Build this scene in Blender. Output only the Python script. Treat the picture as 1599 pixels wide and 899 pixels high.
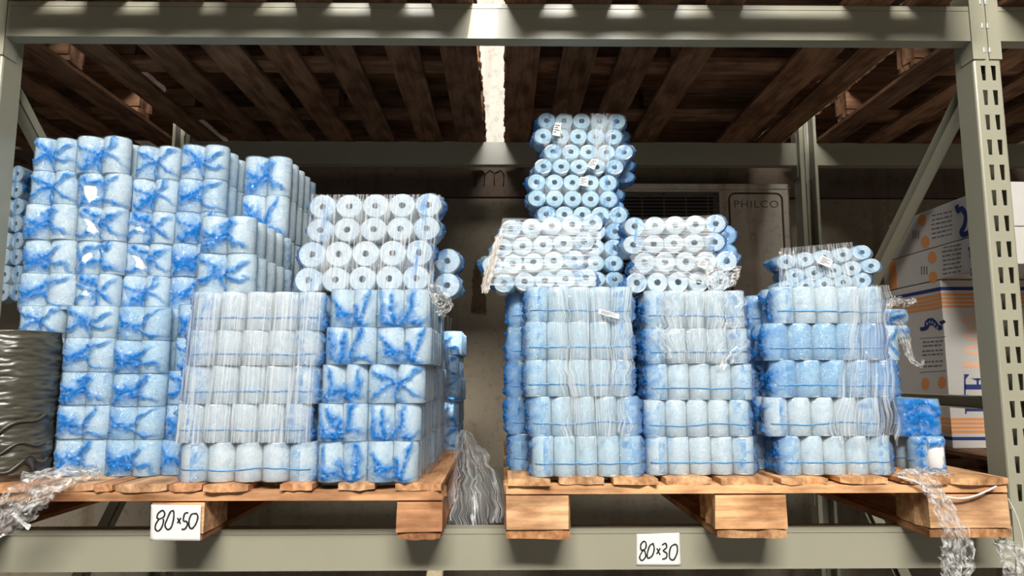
import bpy, bmesh, math, random
from mathutils import Vector, Matrix, noise

random.seed(7)
SC = bpy.context.scene
COL = SC.collection
for o in list(bpy.data.objects):
    bpy.data.objects.remove(o)

# ------------------------------------------------------------------ camera
IW, IH = 1599, 899
FPX, TILT, YAW, ROLL = 1103.54, 0.1228, 0.0133, 0.0011
CAM = Vector((0, -1.9, 1.6))

def ray(px, py):
    x3 = (px - IW / 2) / FPX; z3 = (IH / 2 - py) / FPX
    cr, sr = math.cos(ROLL), math.sin(ROLL)
    x = x3 * cr + z3 * sr; z2 = -x3 * sr + z3 * cr
    ct, st = math.cos(TILT), math.sin(TILT)
    y = ct - z2 * st; z = st + z2 * ct
    cy, sy = math.cos(YAW), math.sin(YAW)
    return Vector((x * cy + y * sy, -x * sy + y * cy, z))

def at(px, py, Y):
    d = ray(px, py)
    return CAM + d * ((Y - CAM.y) / d.y)

cd = bpy.data.cameras.new('camera'); cam = bpy.data.objects.new('camera', cd); COL.objects.link(cam)
cd.sensor_fit = 'HORIZONTAL'; cd.sensor_width = 36.0; cd.lens = FPX / IW * 36.0
cd.clip_start = 0.05; cd.clip_end = 60
_f = ray(IW / 2, IH / 2).normalized()
_r = (ray(IW / 2 + 100, IH / 2) - ray(IW / 2, IH / 2)).normalized()
_u = _r.cross(_f).normalized()
cam.matrix_world = Matrix(((_r.x, _u.x, -_f.x, CAM.x), (_r.y, _u.y, -_f.y, CAM.y), (_r.z, _u.z, -_f.z, CAM.z), (0, 0, 0, 1)))
SC.camera = cam

# ------------------------------------------------------------------ light
SC.view_settings.view_transform = 'Standard'
SC.view_settings.look = 'None'
SC.view_settings.gamma = 1.0
SC.view_settings.use_curve_mapping = False
SC.view_settings.exposure = -0.36
SC.cycles.max_bounces = 8
SC.cycles.diffuse_bounces = 3
SC.cycles.glossy_bounces = 3
SC.cycles.transmission_bounces = 4
SC.cycles.transparent_max_bounces = 24
SC.cycles.sample_clamp_indirect = 4.0

w = bpy.data.worlds.new('world'); SC.world = w; w.use_nodes = True
w.node_tree.nodes['Background'].inputs[0].default_value = (1.0, 0.96, 0.92, 1)
w.node_tree.nodes['Background'].inputs[1].default_value = 0.03

def area(name, loc, target, sx, sy, power, col):
    l = bpy.data.lights.new(name, 'AREA'); l.shape = 'RECTANGLE'; l.size = sx; l.size_y = sy; l.energy = power; l.color = col
    o = bpy.data.objects.new(name, l); COL.objects.link(o); o.location = loc
    o.rotation_euler = (Vector(target) - Vector(loc)).to_track_quat('-Z', 'Y').to_euler()
    return o
# tall open loading door far behind the photographer, roof-light strip over the aisle
area('loading_door_daylight', (1.5, -8.0, 2.0), (0.0, 0.0, 1.8), 5.0, 3.2, 42, (1.0, 0.97, 0.93))
area('roof_light_strip', (0.2, -5.0, 5.2), (0.0, 0.0, 1.7), 3.2, 0.9, 860, (1.0, 0.98, 0.94))
area('pilaster_fill_light', (-0.06, 0.6, 5.3), (-0.06, 1.6, 3.2), 0.5, 0.3, 22, (1.0, 0.94, 0.80))  # added small lamp, aimed at the pilaster alone to brighten it
sl = bpy.data.lights.new('sun', 'SUN'); sl.energy = 16.0; sl.angle = 0.004; sl.color = (1.0, 0.95, 0.82)
sun = bpy.data.objects.new('sun', sl); COL.objects.link(sun)
SUND = Vector((-0.12, 0.50, -0.86)).normalized()
sun.rotation_euler = SUND.to_track_quat('-Z', 'Y').to_euler(); sun.location = (0, -4, 8)

# ------------------------------------------------------------------ node helpers
class NT:
    def __init__(s, name):
        s.m = bpy.data.materials.new(name); s.m.use_nodes = True
        s.t = s.m.node_tree; s.t.nodes.clear()
        s.out = s.t.nodes.new('ShaderNodeOutputMaterial')
    def n(s, typ, ins=None, **kw):
        nd = s.t.nodes.new('ShaderNode' + typ)
        for k, v in kw.items(): setattr(nd, k, v)
        for k, v in (ins or {}).items():
            if isinstance(v, bpy.types.NodeSocket): s.t.links.new(v, nd.inputs[k])
            else: nd.inputs[k].default_value = v
        return nd
    def math(s, op, a, b=0.0, clamp=False):
        nd = s.n('Math', {0: a, 1: b}, operation=op); nd.use_clamp = clamp
        return nd.outputs[0]
    def mix(s, f, a, b):
        nd = s.n('Mix', {0: f, 6: a, 7: b}, data_type='RGBA')
        return nd.outputs[2]
    def fin(s, sock): s.t.links.new(sock, s.out.inputs[0]); return s.m

def rgba(c, a=1.0): return (c[0], c[1], c[2], a)

def mat_simple(name, col, rough=0.5, spec=0.5, metal=0.0, var=0.10, scale=12.0, bump=0.0):
    t = NT(name)
    tc = t.n('TexCoord')
    nz = t.n('TexNoise', {'Vector': tc.outputs['Object'], 'Scale': scale, 'Detail': 5.0})
    c = t.mix(t.math('MULTIPLY', nz.outputs[0], 1.0), rgba([x * (1 - var) for x in col]), rgba([min(1, x * (1 + var)) for x in col]))
    p = t.n('BsdfPrincipled', {'Base Color': c, 'Roughness': rough, 'Metallic': metal, 'Specular IOR Level': spec})
    if bump:
        b = t.n('Bump', {'Height': nz.outputs[0], 'Strength': bump, 'Distance': 0.004})
        t.t.links.new(b.outputs[0], p.inputs['Normal'])
    return t.fin(p.outputs[0])

def mat_wood():
    t = NT('wood')
    tc = t.n('TexCoord'); oi = t.n('ObjectInfo')
    off = t.n('VectorMath', {0: tc.outputs['Object'], 1: oi.outputs['Location']}, operation='ADD')
    mp = t.n('Mapping', {'Vector': off.outputs[0], 'Scale': (3.0, 45.0, 45.0)})
    g = t.n('TexNoise', {'Vector': mp.outputs[0], 'Scale': 1.6, 'Detail': 7.0, 'Roughness': 0.62})
    mp2 = t.n('Mapping', {'Vector': off.outputs[0], 'Scale': (6.0, 14.0, 14.0)})
    st = t.n('TexNoise', {'Vector': mp2.outputs[0], 'Scale': 1.3, 'Detail': 4.0})
    r1 = t.n('ValToRGB', {0: g.outputs[0]})
    e = r1.color_ramp.elements
    e[0].position = 0.28; e[0].color = (0.48, 0.46, 0.44, 1); e[1].position = 0.68; e[1].color = (1.05, 1.05, 1.05, 1)
    r2 = t.n('ValToRGB', {0: st.outputs[0]})
    e = r2.color_ramp.elements
    e[0].position = 0.32; e[0].color = (0.45, 0.38, 0.34, 1); e[1].position = 0.58; e[1].color = (1, 1, 1, 1)
    a = t.n('Mix', {0: 1.0, 6: r1.outputs[0], 7: r2.outputs[0]}, data_type='RGBA', blend_type='MULTIPLY')
    b = t.n('Mix', {0: 1.0, 6: a.outputs[2], 7: oi.outputs['Color']}, data_type='RGBA', blend_type='MULTIPLY')
    bp = t.n('Bump', {'Height': g.outputs[0], 'Strength': 0.5, 'Distance': 0.003})
    p = t.n('BsdfPrincipled', {'Base Color': b.outputs[2], 'Roughness': 0.78, 'Specular IOR Level': 0.25, 'Normal': bp.outputs[0]})
    return t.fin(p.outputs[0])

def mat_film():
    """blue shrink film: attribute 'dens' = how many folded layers lie over each other; object colour r = extra layers, g = how blue a single layer is"""
    t = NT('blue_shrink_film')
    at_ = t.n('Attribute', attribute_name='dens')
    oi = t.n('ObjectInfo'); sp = t.n('SeparateColor', {0: oi.outputs['Color']})
    tc = t.n('TexCoord')
    off = t.n('VectorMath', {0: tc.outputs['Object'], 1: oi.outputs['Location']}, operation='ADD')
    nz = t.n('TexNoise', {'Vector': off.outputs[0], 'Scale': 38.0, 'Detail': 6.0, 'Roughness': 0.65, 'Distortion': 1.6})
    rid = t.math('ABSOLUTE', t.math('SUBTRACT', nz.outputs[0], 0.5))
    crease = t.math('SUBTRACT', 1.0, t.math('MULTIPLY', rid, 20.0), clamp=True)
    d0 = t.math('ADD', at_.outputs['Fac'], sp.outputs[0])
    d1 = t.math('MULTIPLY', d0, t.math('ADD', t.math('MULTIPLY', nz.outputs[0], 0.9), 0.58))
    d2 = t.math('ADD', d1, t.math('MULTIPLY', crease, t.math('ADD', t.math('MULTIPLY', d0, 0.40), 0.07)), clamp=True)  # constant crease tint paints in shading lines on the thin film
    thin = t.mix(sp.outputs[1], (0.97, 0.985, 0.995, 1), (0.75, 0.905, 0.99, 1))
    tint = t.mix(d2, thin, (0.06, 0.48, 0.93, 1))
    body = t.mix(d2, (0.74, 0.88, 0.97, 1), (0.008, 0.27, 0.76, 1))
    tr = t.n('BsdfTransparent', {'Color': tint})
    hb = t.n('TexNoise', {'Vector': off.outputs[0], 'Scale': 70.0, 'Detail': 3.0, 'Distortion': 2.5})
    ht = t.math('ADD', hb.outputs[0], t.math('MULTIPLY', crease, 0.5))
    bp = t.n('Bump', {'Height': ht, 'Strength': 0.50, 'Distance': 0.004})
    df = t.n('BsdfDiffuse', {'Color': body, 'Normal': bp.outputs[0]})
    tl = t.n('BsdfTranslucent', {'Color': body})
    dd = t.n('MixShader', {0: 0.35, 1: df.outputs[0], 2: tl.outputs[0]})
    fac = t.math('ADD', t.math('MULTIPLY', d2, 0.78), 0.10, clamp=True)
    m1 = t.n('MixShader', {0: fac, 1: tr.outputs[0], 2: dd.outputs[0]})
    fr = t.n('Fresnel', {'IOR': 1.5, 'Normal': bp.outputs[0]})
    bg = t.n('Bump', {'Height': ht, 'Strength': 0.8, 'Distance': 0.0038})
    gl = t.n('BsdfGlossy', {'Color': (1, 1, 1, 1), 'Roughness': 0.09, 'Normal': bg.outputs[0]})
    m2 = t.n('MixShader', {0: t.math('MINIMUM', t.math('ADD', t.math('MULTIPLY', fr.outputs[0], 0.8), 0.02), 0.22), 1: m1.outputs[0], 2: gl.outputs[0]})
    return t.fin(m2.outputs[0])

def mat_clear(name, haze=0.30, streak=(60.0, 2.2), col=(0.86, 0.88, 0.88), contrast=0.55):
    """clear stretch film with gathered milky streaks running along v"""
    t = NT(name)
    uv = t.n('UVMap'); oi = t.n('ObjectInfo')
    rnd = t.n('CombineXYZ', {0: oi.outputs['Random'], 1: oi.outputs['Random']})
    mp = t.n('Mapping', {'Vector': uv.outputs[0], 'Scale': (streak[0], streak[1], 1.0), 'Location': rnd.outputs[0]})
    a = t.n('TexNoise', {'Vector': mp.outputs[0], 'Scale': 1.0, 'Detail': 4.0, 'Roughness': 0.6, 'Distortion': 0.4})
    r = t.n('ValToRGB', {0: a.outputs[0]})
    e = r.color_ramp.elements
    e[0].position = contrast - 0.08; e[0].color = (0, 0, 0, 1); e[1].position = contrast + 0.14; e[1].color = (1, 1, 1, 1)
    f = t.math('ADD', t.math('MULTIPLY', r.outputs[0], haze), 0.035)  # milky haze, raised so its white also stands in for reflections
    bp = t.n('Bump', {'Height': a.outputs[0], 'Strength': 0.5, 'Distance': 0.004})
    tr = t.n('BsdfTransparent', {'Color': (0.97, 0.975, 0.98, 1)})
    df = t.n('BsdfDiffuse', {'Color': rgba(col)}); tl = t.n('BsdfTranslucent', {'Color': rgba(col)})
    dd = t.n('MixShader', {0: 0.15, 1: df.outputs[0], 2: tl.outputs[0]})
    m1 = t.n('MixShader', {0: f, 1: tr.outputs[0], 2: dd.outputs[0]})
    gl = t.n('BsdfGlossy', {'Color': (1, 1, 1, 1), 'Roughness': 0.17, 'Normal': bp.outputs[0]})
    fr = t.n('Fresnel', {'IOR': 1.48, 'Normal': bp.outputs[0]})
    m2 = t.n('MixShader', {0: t.math('MINIMUM', t.math('MULTIPLY', fr.outputs[0], 0.7), 0.16), 1: m1.outputs[0], 2: gl.outputs[0]})
    return t.fin(m2.outputs[0])

def mat_concrete(name, c0, c1, stain=(0.55, 0.45, 0.36)):
    t = NT(name)
    tc = t.n('TexCoord')
    a = t.n('TexNoise', {'Vector': tc.outputs['Object'], 'Scale': 1.7, 'Detail': 8.0, 'Roughness': 0.62})
    b = t.n('TexNoise', {'Vector': tc.outputs['Object'], 'Scale': 26.0, 'Detail': 6.0, 'Roughness': 0.7})
    mp = t.n('Mapping', {'Vector': tc.outputs['Object'], 'Scale': (9.0, 9.0, 0.7)})
    s = t.n('TexNoise', {'Vector': mp.outputs[0], 'Scale': 1.0, 'Detail': 4.0})
    c = t.mix(a.outputs[0], rgba(c0), rgba(c1))
    rs = t.n('ValToRGB', {0: s.outputs[0]}); e = rs.color_ramp.elements
    e[0].position = 0.55; e[0].color = (1, 1, 1, 1); e[1].position = 0.75; e[1].color = rgba(stain)
    m = t.n('Mix', {0: 0.8, 6: c, 7: rs.outputs[0]}, data_type='RGBA', blend_type='MULTIPLY')
    rb = t.n('ValToRGB', {0: b.outputs[0]}); e = rb.color_ramp.elements
    e[0].position = 0.30; e[0].color = (0.6, 0.56, 0.52, 1); e[1].position = 0.48; e[1].color = (1, 1, 1, 1)
    m2 = t.n('Mix', {0: 0.7, 6: m.outputs[2], 7: rb.outputs[0]}, data_type='RGBA', blend_type='MULTIPLY')
    bp = t.n('Bump', {'Height': b.outputs[0], 'Strength': 0.4, 'Distance': 0.006})
    p = t.n('BsdfPrincipled', {'Base Color': m2.outputs[2], 'Roughness': 0.9, 'Specular IOR Level': 0.2, 'Normal': bp.outputs[0]})
    return t.fin(p.outputs[0])

M = {}
M['wood'] = mat_wood()
M['film'] = mat_film()
M['clear'] = mat_clear('clear_stretch_film', 0.50, col=(.93,.94,.95), contrast=.53)
M['clear_x'] = mat_clear('clear_stretch_film_taut', 0.52, (46.0, 1.0), col=(.90,.90,.89), contrast=0.51)
M['scrap'] = mat_clear('crumpled_clear_plastic', 0.60, (14.0, 9.0), col=(.92,.90,.86), contrast=0.48)
M['paper'] = mat_simple('thermal_paper', (0.82, 0.80, 0.765), 0.75, 0.2, var=0.02)
M['paper_end'] = mat_simple('thermal_paper_edge', (0.82, 0.825, 0.81), 0.8, 0.2, var=0.03, scale=60)
M['core'] = mat_simple('dark_core', (0.05, 0.09, 0.10), 0.5, var=0.1)
M['paint'] = mat_simple('grey_green_rack_paint', (0.36, 0.34, 0.25), 0.34, 0.5, var=0.06, scale=7, bump=0.05)
M['steel'] = mat_simple('worn_steel', (0.55, 0.54, 0.48), 0.35, 0.5, 0.3)
M['sheet'] = mat_simple('sign_paper', (0.88, 0.86, 0.80), 0.8, 0.2, var=0.03)
M['ink'] = mat_simple('black_marker', (0.018, 0.016, 0.016), 0.6)
M['tag_print'] = mat_simple('tag_print', (0.09, 0.08, 0.08), 0.6)
M['carton'] = mat_simple('white_carton', (0.56, 0.53, 0.485), 0.7, 0.2, var=0.05, scale=20)
M['orange'] = mat_simple('orange_print', (0.72, 0.30, 0.11), 0.7, 0.2, var=0.05)
M['peach'] = mat_simple('peach_print', (0.82, 0.47, 0.30), 0.7, 0.2, var=0.04)
M['navy'] = mat_simple('navy_print', (0.030, 0.045, 0.17), 0.65, 0.2)
M['greyprint'] = mat_simple('grey_print', (0.17, 0.16, 0.20), 0.7, 0.2)
M['ac'] = mat_concrete('aged_white_casing', (0.64, 0.56, 0.44), (0.75, 0.68, 0.55), (0.50, 0.36, 0.25))
M['grille'] = mat_simple('dusty_grille_wire', (0.16, 0.13, 0.10), 0.7)
M['emboss'] = mat_simple('faded_lettering', (0.20, 0.165, 0.125), 0.8)
M['acdark'] = mat_simple('dark_fan_well', (0.015, 0.013, 0.012), 0.7)
M['rust'] = mat_simple('rusty_wire', (0.10, 0.055, 0.035), 0.8)
M['bundle'] = mat_simple('dark_olive_strapping', (0.075, 0.068, 0.047), 0.33, 0.7, var=0.35, scale=18)
M['brown'] = mat_simple('brown_paper', (0.13, 0.085, 0.055), 0.85, 0.1, var=0.2)
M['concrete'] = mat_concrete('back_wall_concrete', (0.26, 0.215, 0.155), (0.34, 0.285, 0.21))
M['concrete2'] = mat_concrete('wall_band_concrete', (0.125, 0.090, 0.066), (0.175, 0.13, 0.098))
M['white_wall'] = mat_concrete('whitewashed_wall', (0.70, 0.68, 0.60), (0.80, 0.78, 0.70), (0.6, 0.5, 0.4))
M['wall_top'] = mat_concrete('shade_toned_wall_top', (0.05, 0.038, 0.03), (0.08, 0.06, 0.048))  # near-black tone paints the shade of the wall top into its colour
M['floor'] = mat_concrete('floor_concrete', (0.10, 0.095, 0.088), (0.15, 0.145, 0.135))
M['roof'] = mat_simple('roof_sheet', (0.35, 0.35, 0.34), 0.6)
M['seam'] = mat_simple('blue_film_seam', (0.15, 0.42, 0.80), 0.4, 0.5)
M['cord'] = mat_simple('white_cord', (0.80, 0.78, 0.74), 0.6)

# ------------------------------------------------------------------ object helpers
def obj(name, me, mat=None, parent=None, mx=None, color=None):
    o = bpy.data.objects.new(name, me); COL.objects.link(o)
    if mat is not None and me is not None and not me.materials: me.materials.append(mat)
    if parent is not None: o.parent = parent
    if mx is not None: o.matrix_local = mx
    if color is not None: o.color = color
    return o

def tag(o, label, cat, group=None, kind=None):
    o['label'] = label; o['category'] = cat
    if group: o['group'] = group
    if kind: o['kind'] = kind
    return o

def empty(name, loc, rot=(0, 0, 0)):
    o = bpy.data.objects.new(name, None); COL.objects.link(o); o.empty_display_size = 0.05
    o.location = loc; o.rotation_euler = rot
    return o

def mesh(name, vs, fs, smooth=False):
    me = bpy.data.meshes.new(name); me.from_pydata([tuple(v) for v in vs], [], fs); me.update()
    if smooth:
        for p in me.polygons: p.use_smooth = True
    return me

def boxes(name, bl, bevel=0.0):
    """one mesh out of axis-aligned boxes (x0,x1,y0,y1,z0,z1)"""
    bm = bmesh.new()
    for x0, x1, y0, y1, z0, z1 in bl:
        v = [bm.verts.new(p) for p in ((x0, y0, z0), (x1, y0, z0), (x1, y1, z0), (x0, y1, z0), (x0, y0, z1), (x1, y0, z1), (x1, y1, z1), (x0, y1, z1))]
        for f in ((0, 3, 2, 1), (4, 5, 6, 7), (0, 1, 5, 4), (1, 2, 6, 5), (2, 3, 7, 6), (3, 0, 4, 7)): bm.faces.new([v[i] for i in f])
    if bevel: bmesh.ops.bevel(bm, geom=bm.edges[:], offset=bevel, segments=2, affect='EDGES', profile=0.6)
    me = bpy.data.meshes.new(name); bm.to_mesh(me); bm.free()
    return me

def tube(name, pts, r, n=6, closed=False, flat=1.0):
    """swept tube through points; r a number or list"""
    pts = [Vector(p) for p in pts]; N = len(pts); vs = []; fs = []
    for i, p in enumerate(pts):
        a = pts[i - 1] if (i or closed) else pts[i]; b = pts[(i + 1) % N] if (i < N - 1 or closed) else pts[i]
        t = (b - a).normalized()
        u = t.cross(Vector((0, 0, 1)))
        if u.length < 0.05: u = t.cross(Vector((0, 1, 0)))
        u.normalize(); v = u.cross(t)
        rr = r[i] if isinstance(r, (list, tuple)) else r
        for k in range(n):
            an = 2 * math.pi * k / n
            vs.append(p + u * math.cos(an) * rr + v * math.sin(an) * rr * flat)
    for i in range(N if closed else N - 1):
        j = (i + 1) % N
        for k in range(n): fs.append((i * n + k, i * n + (k + 1) % n, j * n + (k + 1) % n, j * n + k))
    if not closed:
        fs.append(tuple(range(n))[::-1]); fs.append(tuple((N - 1) * n + k for k in range(n)))
    return mesh(name, vs, fs, True)

def fbm(x, y, z, o=4): return noise.fractal(Vector((x, y, z)), 1.0, 2.0, o)
def sstep(a, b, x):
    t = max(0.0, min(1.0, (x - a) / (b - a))); return t * t * (3 - 2 * t)

def struct(name, me, mat, label, cat):
    o = obj(name, me, mat); o['kind'] = 'structure'; o['label'] = label; o['category'] = cat
    return o

# ------------------------------------------------------------------ setting
WY = 1.65
fl = struct('floor', boxes('floor', [(-5, 6, -9, WY + .3, -0.1, 0)]), M['floor'], 'grey concrete warehouse floor under the rack', 'floor')
zj = at(760, 308, WY).z
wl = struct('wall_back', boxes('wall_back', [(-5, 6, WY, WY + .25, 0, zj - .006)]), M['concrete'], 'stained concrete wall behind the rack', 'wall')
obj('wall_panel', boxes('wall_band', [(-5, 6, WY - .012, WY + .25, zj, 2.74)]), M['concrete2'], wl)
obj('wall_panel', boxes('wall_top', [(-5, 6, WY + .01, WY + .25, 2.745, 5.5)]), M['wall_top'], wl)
obj('wall_pilaster', boxes('wall_pilaster', [(-.16, .10, WY - .06, WY + .02, 2.745, 5.5)], .006), M['white_wall'], wl)
# unseen roof added to block the sun; opening cut for the beam patch
hx0, hx1, hy0, hy1 = 0.22, 0.52, -1.80, -1.15
struct('sun_mask_roof', boxes('sun_mask_roof', [(-5, hx0, -9, WY + .3, 5.5, 5.6), (hx1, 6, -9, WY + .3, 5.5, 5.6), (hx0, hx1, -9, hy0, 5.5, 5.6), (hx0, hx1, hy1, WY + .3, 5.5, 5.6)]),
       M['roof'], 'unseen grey sheet roof added to block the sun, with a shaped opening', 'sun_mask_roof')

# ------------------------------------------------------------------ pallet rack
ZB, ZT = 1.205, 2.650          # top of lower and upper beams
XL, XR, UW, BY = -1.397, 1.339, 0.079, 1.171
rack = empty('pallet_rack', (0, 0, 0))
tag(rack, 'grey-green steel pallet rack with perforated uprights and box beams', 'rack')

def upright_mesh(name):
    """C section, perforated face at y=0 with tear-shaped slots, open to the back"""
    vs = []; fs = []
    def quad(*p):
        b = len(vs); vs.extend(p); fs.append(tuple(range(b, b + len(p))))
    pitch = 0.0725; z0 = 0.02; n = 48; W = UW
    r = 0.006
    xs = [r, 0.25 * W, 0.43 * W, 0.62 * W, 0.80 * W, W - r]
    for k in range(n):
        zb = z0 + k * pitch; za, zc = zb + 0.016, zb + 0.060
        zz = [zb, za, zc, zb + pitch]
        def P(i, j):
            x = xs[i]
            if j == 1 and i in (1, 3): x += 0.0022
            if j == 1 and i in (2, 4): x -= 0.0022
            return (x, 0, zz[j])
        for i in range(5):
            for j in range(3):
                if j == 1 and i in (1, 3): continue
                quad(P(i, j), P(i + 1, j), P(i + 1, j + 1), P(i, j + 1))
        for i in (1, 3):   # slot rims, 2.5 mm of steel
            c = [P(i, 1), P(i + 1, 1), P(i + 1, 2), P(i, 2)]
            for q in range(4):
                a, b = c[q], c[(q + 1) % 4]
                quad(a, (a[0], 0.0025, a[2]), (b[0], 0.0025, b[2]), b)
    zt = z0 + n * pitch
    prof = [(r, 0), (0.0018, 0.0018), (0, r), (0, UW), (0.018, UW), (0.018, UW + .012)]
    for s in (0, 1):
        for (x0, y0), (x1, y1) in zip(prof[:-1], prof[1:]):
            if s: x0, x1 = W - x0, W - x1
            quad((x0, y0, z0), (x1, y1, z0), (x1, y1, zt), (x0, y0, zt))
    return mesh(name, vs, fs)
ume = upright_mesh('upright')
obj('upright', ume, M['paint'], rack, Matrix.Translation((XR, 0, 0)))
obj('upright', ume, M['paint'], rack, Matrix.Translation((XL - UW, 0, 0)))
rot = Matrix.Rotation(math.pi, 4, 'Z')
for x in (XR + UW, XL):
    obj('upright', ume, M['paint'], rack, Matrix.Translation((x, BY + UW, 0)) @ rot)

def beam_mesh(name, L):
    """box beam of two nested channels: joint groove near the top; x 0..L, front face at y=0, top at z=0"""
    return boxes(name, [(0, L, 0, 0.046, -0.0135, 0.0), (0, L, 0.0022, 0.046, -0.0155, -0.0135), (0, L, 0, 0.046, -0.104, -0.0155)], 0.0)
bme = beam_mesh('beam', XR - XL - 0.004)
con = boxes('beam_connector', [(0, 0.004, -0.004, 0.050, -0.16, 0.045), (0.0, 0.036, -0.0045, -0.001, -0.16, 0.045)])
hook = boxes('hook', [(0.030, 0.0375, -0.0065, 0.0, -0.008, 0.008)], 0.0015)
def beam(x, y, z, back=False, L=None):
    mx = Matrix.Translation((x, y, z))
    if back: mx = Matrix.Translation((x + XR - XL - .004, y, z)) @ Matrix.Rotation(math.pi, 4, 'Z')
    b = obj('beam', bme, M['paint'], rack, mx)
    for s in (0, 1):
        m2 = Matrix.Translation((XR - XL - .004, 0, 0)) if s else Matrix.Diagonal((-1, 1, 1, 1))
        obj('beam_connector', con, M['paint'], b, m2)
        if not back and not s:
            pass
        for k in range(3):
            obj('hook', hook, M['steel'], b, m2 @ Matrix.Translation((0, 0, 0.012 - 0.0725 * k)))
    return b
beam(XL + .002, 0, ZB); beam(XL + .002, 0, ZT)
beam(XL + .002, BY + UW, ZB, True); beam(XL + .002, BY + UW, ZT, True)
# the neighbouring bays share the uprights: their beams start there
for z in (ZB, ZT):
    b = beam(XR + UW + .002, 0, z); b['label'] = 'beam of the next bay'
    beam(XR + UW + .002, BY + UW, z, True)
def brace(p, q, nm):
    p, q = Vector(p), Vector(q); L = (q - p).length
    me = boxes(nm, [(0, L, 0.0165, 0.0195, -0.019, 0.019), (0, L, -0.0195, 0.0195, -0.019, -0.016), (0, L, -0.0195, 0.0195, 0.016, 0.019)])
    d = (q - p).normalized(); s = Vector((1, 0, 0)); n = d.cross(s) ; n = s.cross(d) if n.z > 9 else n
    mx = Matrix((d, s, d.cross(s))).transposed().to_4x4(); mx.translation = p
    return obj(nm, me, M['paint'], rack, mx)
for xc in (XR + UW / 2, XL - UW / 2):
    brace((xc, 0.045, 1.521), (xc, BY + .03, 1.519), 'horizontal_brace')
    brace((xc, 0.045, 2.475), (xc, BY + .03, 1.535), 'diagonal_brace')
    brace((xc, 0.045, 0.35), (xc, BY + .03, 1.49), 'diagonal_brace')

# ------------------------------------------------------------------ pallets
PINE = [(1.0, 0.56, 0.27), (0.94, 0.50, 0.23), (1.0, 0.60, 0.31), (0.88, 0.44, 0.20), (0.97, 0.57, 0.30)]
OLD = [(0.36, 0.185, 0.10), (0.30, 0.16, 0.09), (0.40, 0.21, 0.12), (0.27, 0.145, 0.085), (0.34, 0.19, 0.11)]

def board_mesh(L, W_, T, seed, rag=0.006):
    """plank: local x along the grain, ragged sawn ends, slightly uneven faces"""
    rs = random.Random(seed); n = 5; vs = []
    off = [[rs.uniform(-rag, rag) for i in range(n + 1)] for e in range(2)]
    for e in range(2):
        for i in range(n + 1):
            y = -W_ / 2 + W_ * i / n
            ed = 0.0025 if i in (0, n) else 0.0
            x = (0 + off[0][i] if e == 0 else L + off[1][i])
            vs.append((x, y, -ed + rs.uniform(-.0008, .0008)))
            vs.append((x + rs.uniform(-.003, .003), y, -T + ed + rs.uniform(-.0012, .0012)))
    k = 2 * (n + 1); fs = []
    for i in range(n):
        a = 2 * i
        fs += [(a, a + 2, k + a + 2, k + a)[::-1], (a + 1, k + a + 1, k + a + 3, a + 3)[::-1], (a, a + 1, a + 3, a + 2)[::-1], (k + a, k + a + 2, k + a + 3, k + a + 1)[::-1]]
    fs += [(0, k, k + 1, 1)[::-1], (2 * n, 2 * n + 1, k + 2 * n + 1, k + 2 * n)[::-1]]
    return mesh('plank', vs, fs)

RZ90 = Matrix.Rotation(math.pi / 2, 4, 'Z')
def plank(root, nm, x0, x1, y0, y1, ztop, T, along, pal, seed, rag=0.006):
    c = random.Random(seed).choice(pal); j = random.Random(seed + 5).uniform(0.85, 1.12)
    col = (c[0] * j, c[1] * j, c[2] * j, 1)
    o0 = root.location
    if along == 'Y':
        me = board_mesh(y1 - y0, x1 - x0, T, seed, rag); mx = Matrix.Translation(((x0 + x1) / 2 - o0.x, y0 - o0.y, ztop - o0.z)) @ RZ90
    else:
        me = board_mesh(x1 - x0, y1 - y0, T, seed, rag); mx = Matrix.Translation((x0 - o0.x, (y0 + y1) / 2 - o0.y, ztop - o0.z))
    return obj(nm, me, M['wood'], root, mx, col)

def lower_pallet(x0, x1, blocks, decks, z, label, seed, pal):
    """z = (bottom, block bottom, stringer bottom, deck bottom, deck top)"""
    YF, YE = -0.13, 1.07
    root = empty('wooden_pallet', ((x0 + x1) / 2, (YF + YE) / 2, z[0])); tag(root, label, 'pallet', 'pallets on the lower beams')
    for i, (a, b) in enumerate(blocks):
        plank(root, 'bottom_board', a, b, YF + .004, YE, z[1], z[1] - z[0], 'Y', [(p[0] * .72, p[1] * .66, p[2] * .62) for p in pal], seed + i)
        for k, yy in enumerate((YF, 0.40, YE - .12)):
            plank(root, 'block', a, b, yy, yy + (.145 if k < 2 else .12), z[2], z[2] - z[1], 'X', pal, seed + 20 + 3 * i + k, 0.004)
    for k, yy in enumerate((YF - .002, 0.42, YE - .10)):
        plank(root, 'stringer_board', x0, x1, yy, yy + .10, z[3], z[3] - z[2], 'X', pal, seed + 40 + k)
    for i, (a, b) in enumerate(decks):
        plank(root, 'deck_board', a, b, YF - .008 + random.Random(seed + i).uniform(-.006, .01), YE, z[4] + random.Random(seed + i + 9).uniform(-.002, .001), z[4] - z[3], 'Y', pal, seed + 60 + i, 0.008)
    return root
def pxr(lst, y, Y=-0.13): return [(at(a, y, Y).x, at(b, y, Y).x) for a, b in lst]
ZR = (1.2055, 1.2265, 1.311, 1.334, 1.352)
ZL = (1.2055, 1.2215, 1.297, 1.323, 1.342)
lower_pallet(0.0066, 1.2445, pxr([(790, 890), (1120, 1228), (1450, 1577)], 800),
             pxr([(793, 859), (873, 943), (957, 1025), (1040, 1112), (1125, 1206), (1219, 1291), (1312, 1384), (1405, 1477), (1481, 1571)], 750), ZR,
             'orange pine pallet under the smaller paper rolls above the 80x30 sign', 100, PINE)
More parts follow.
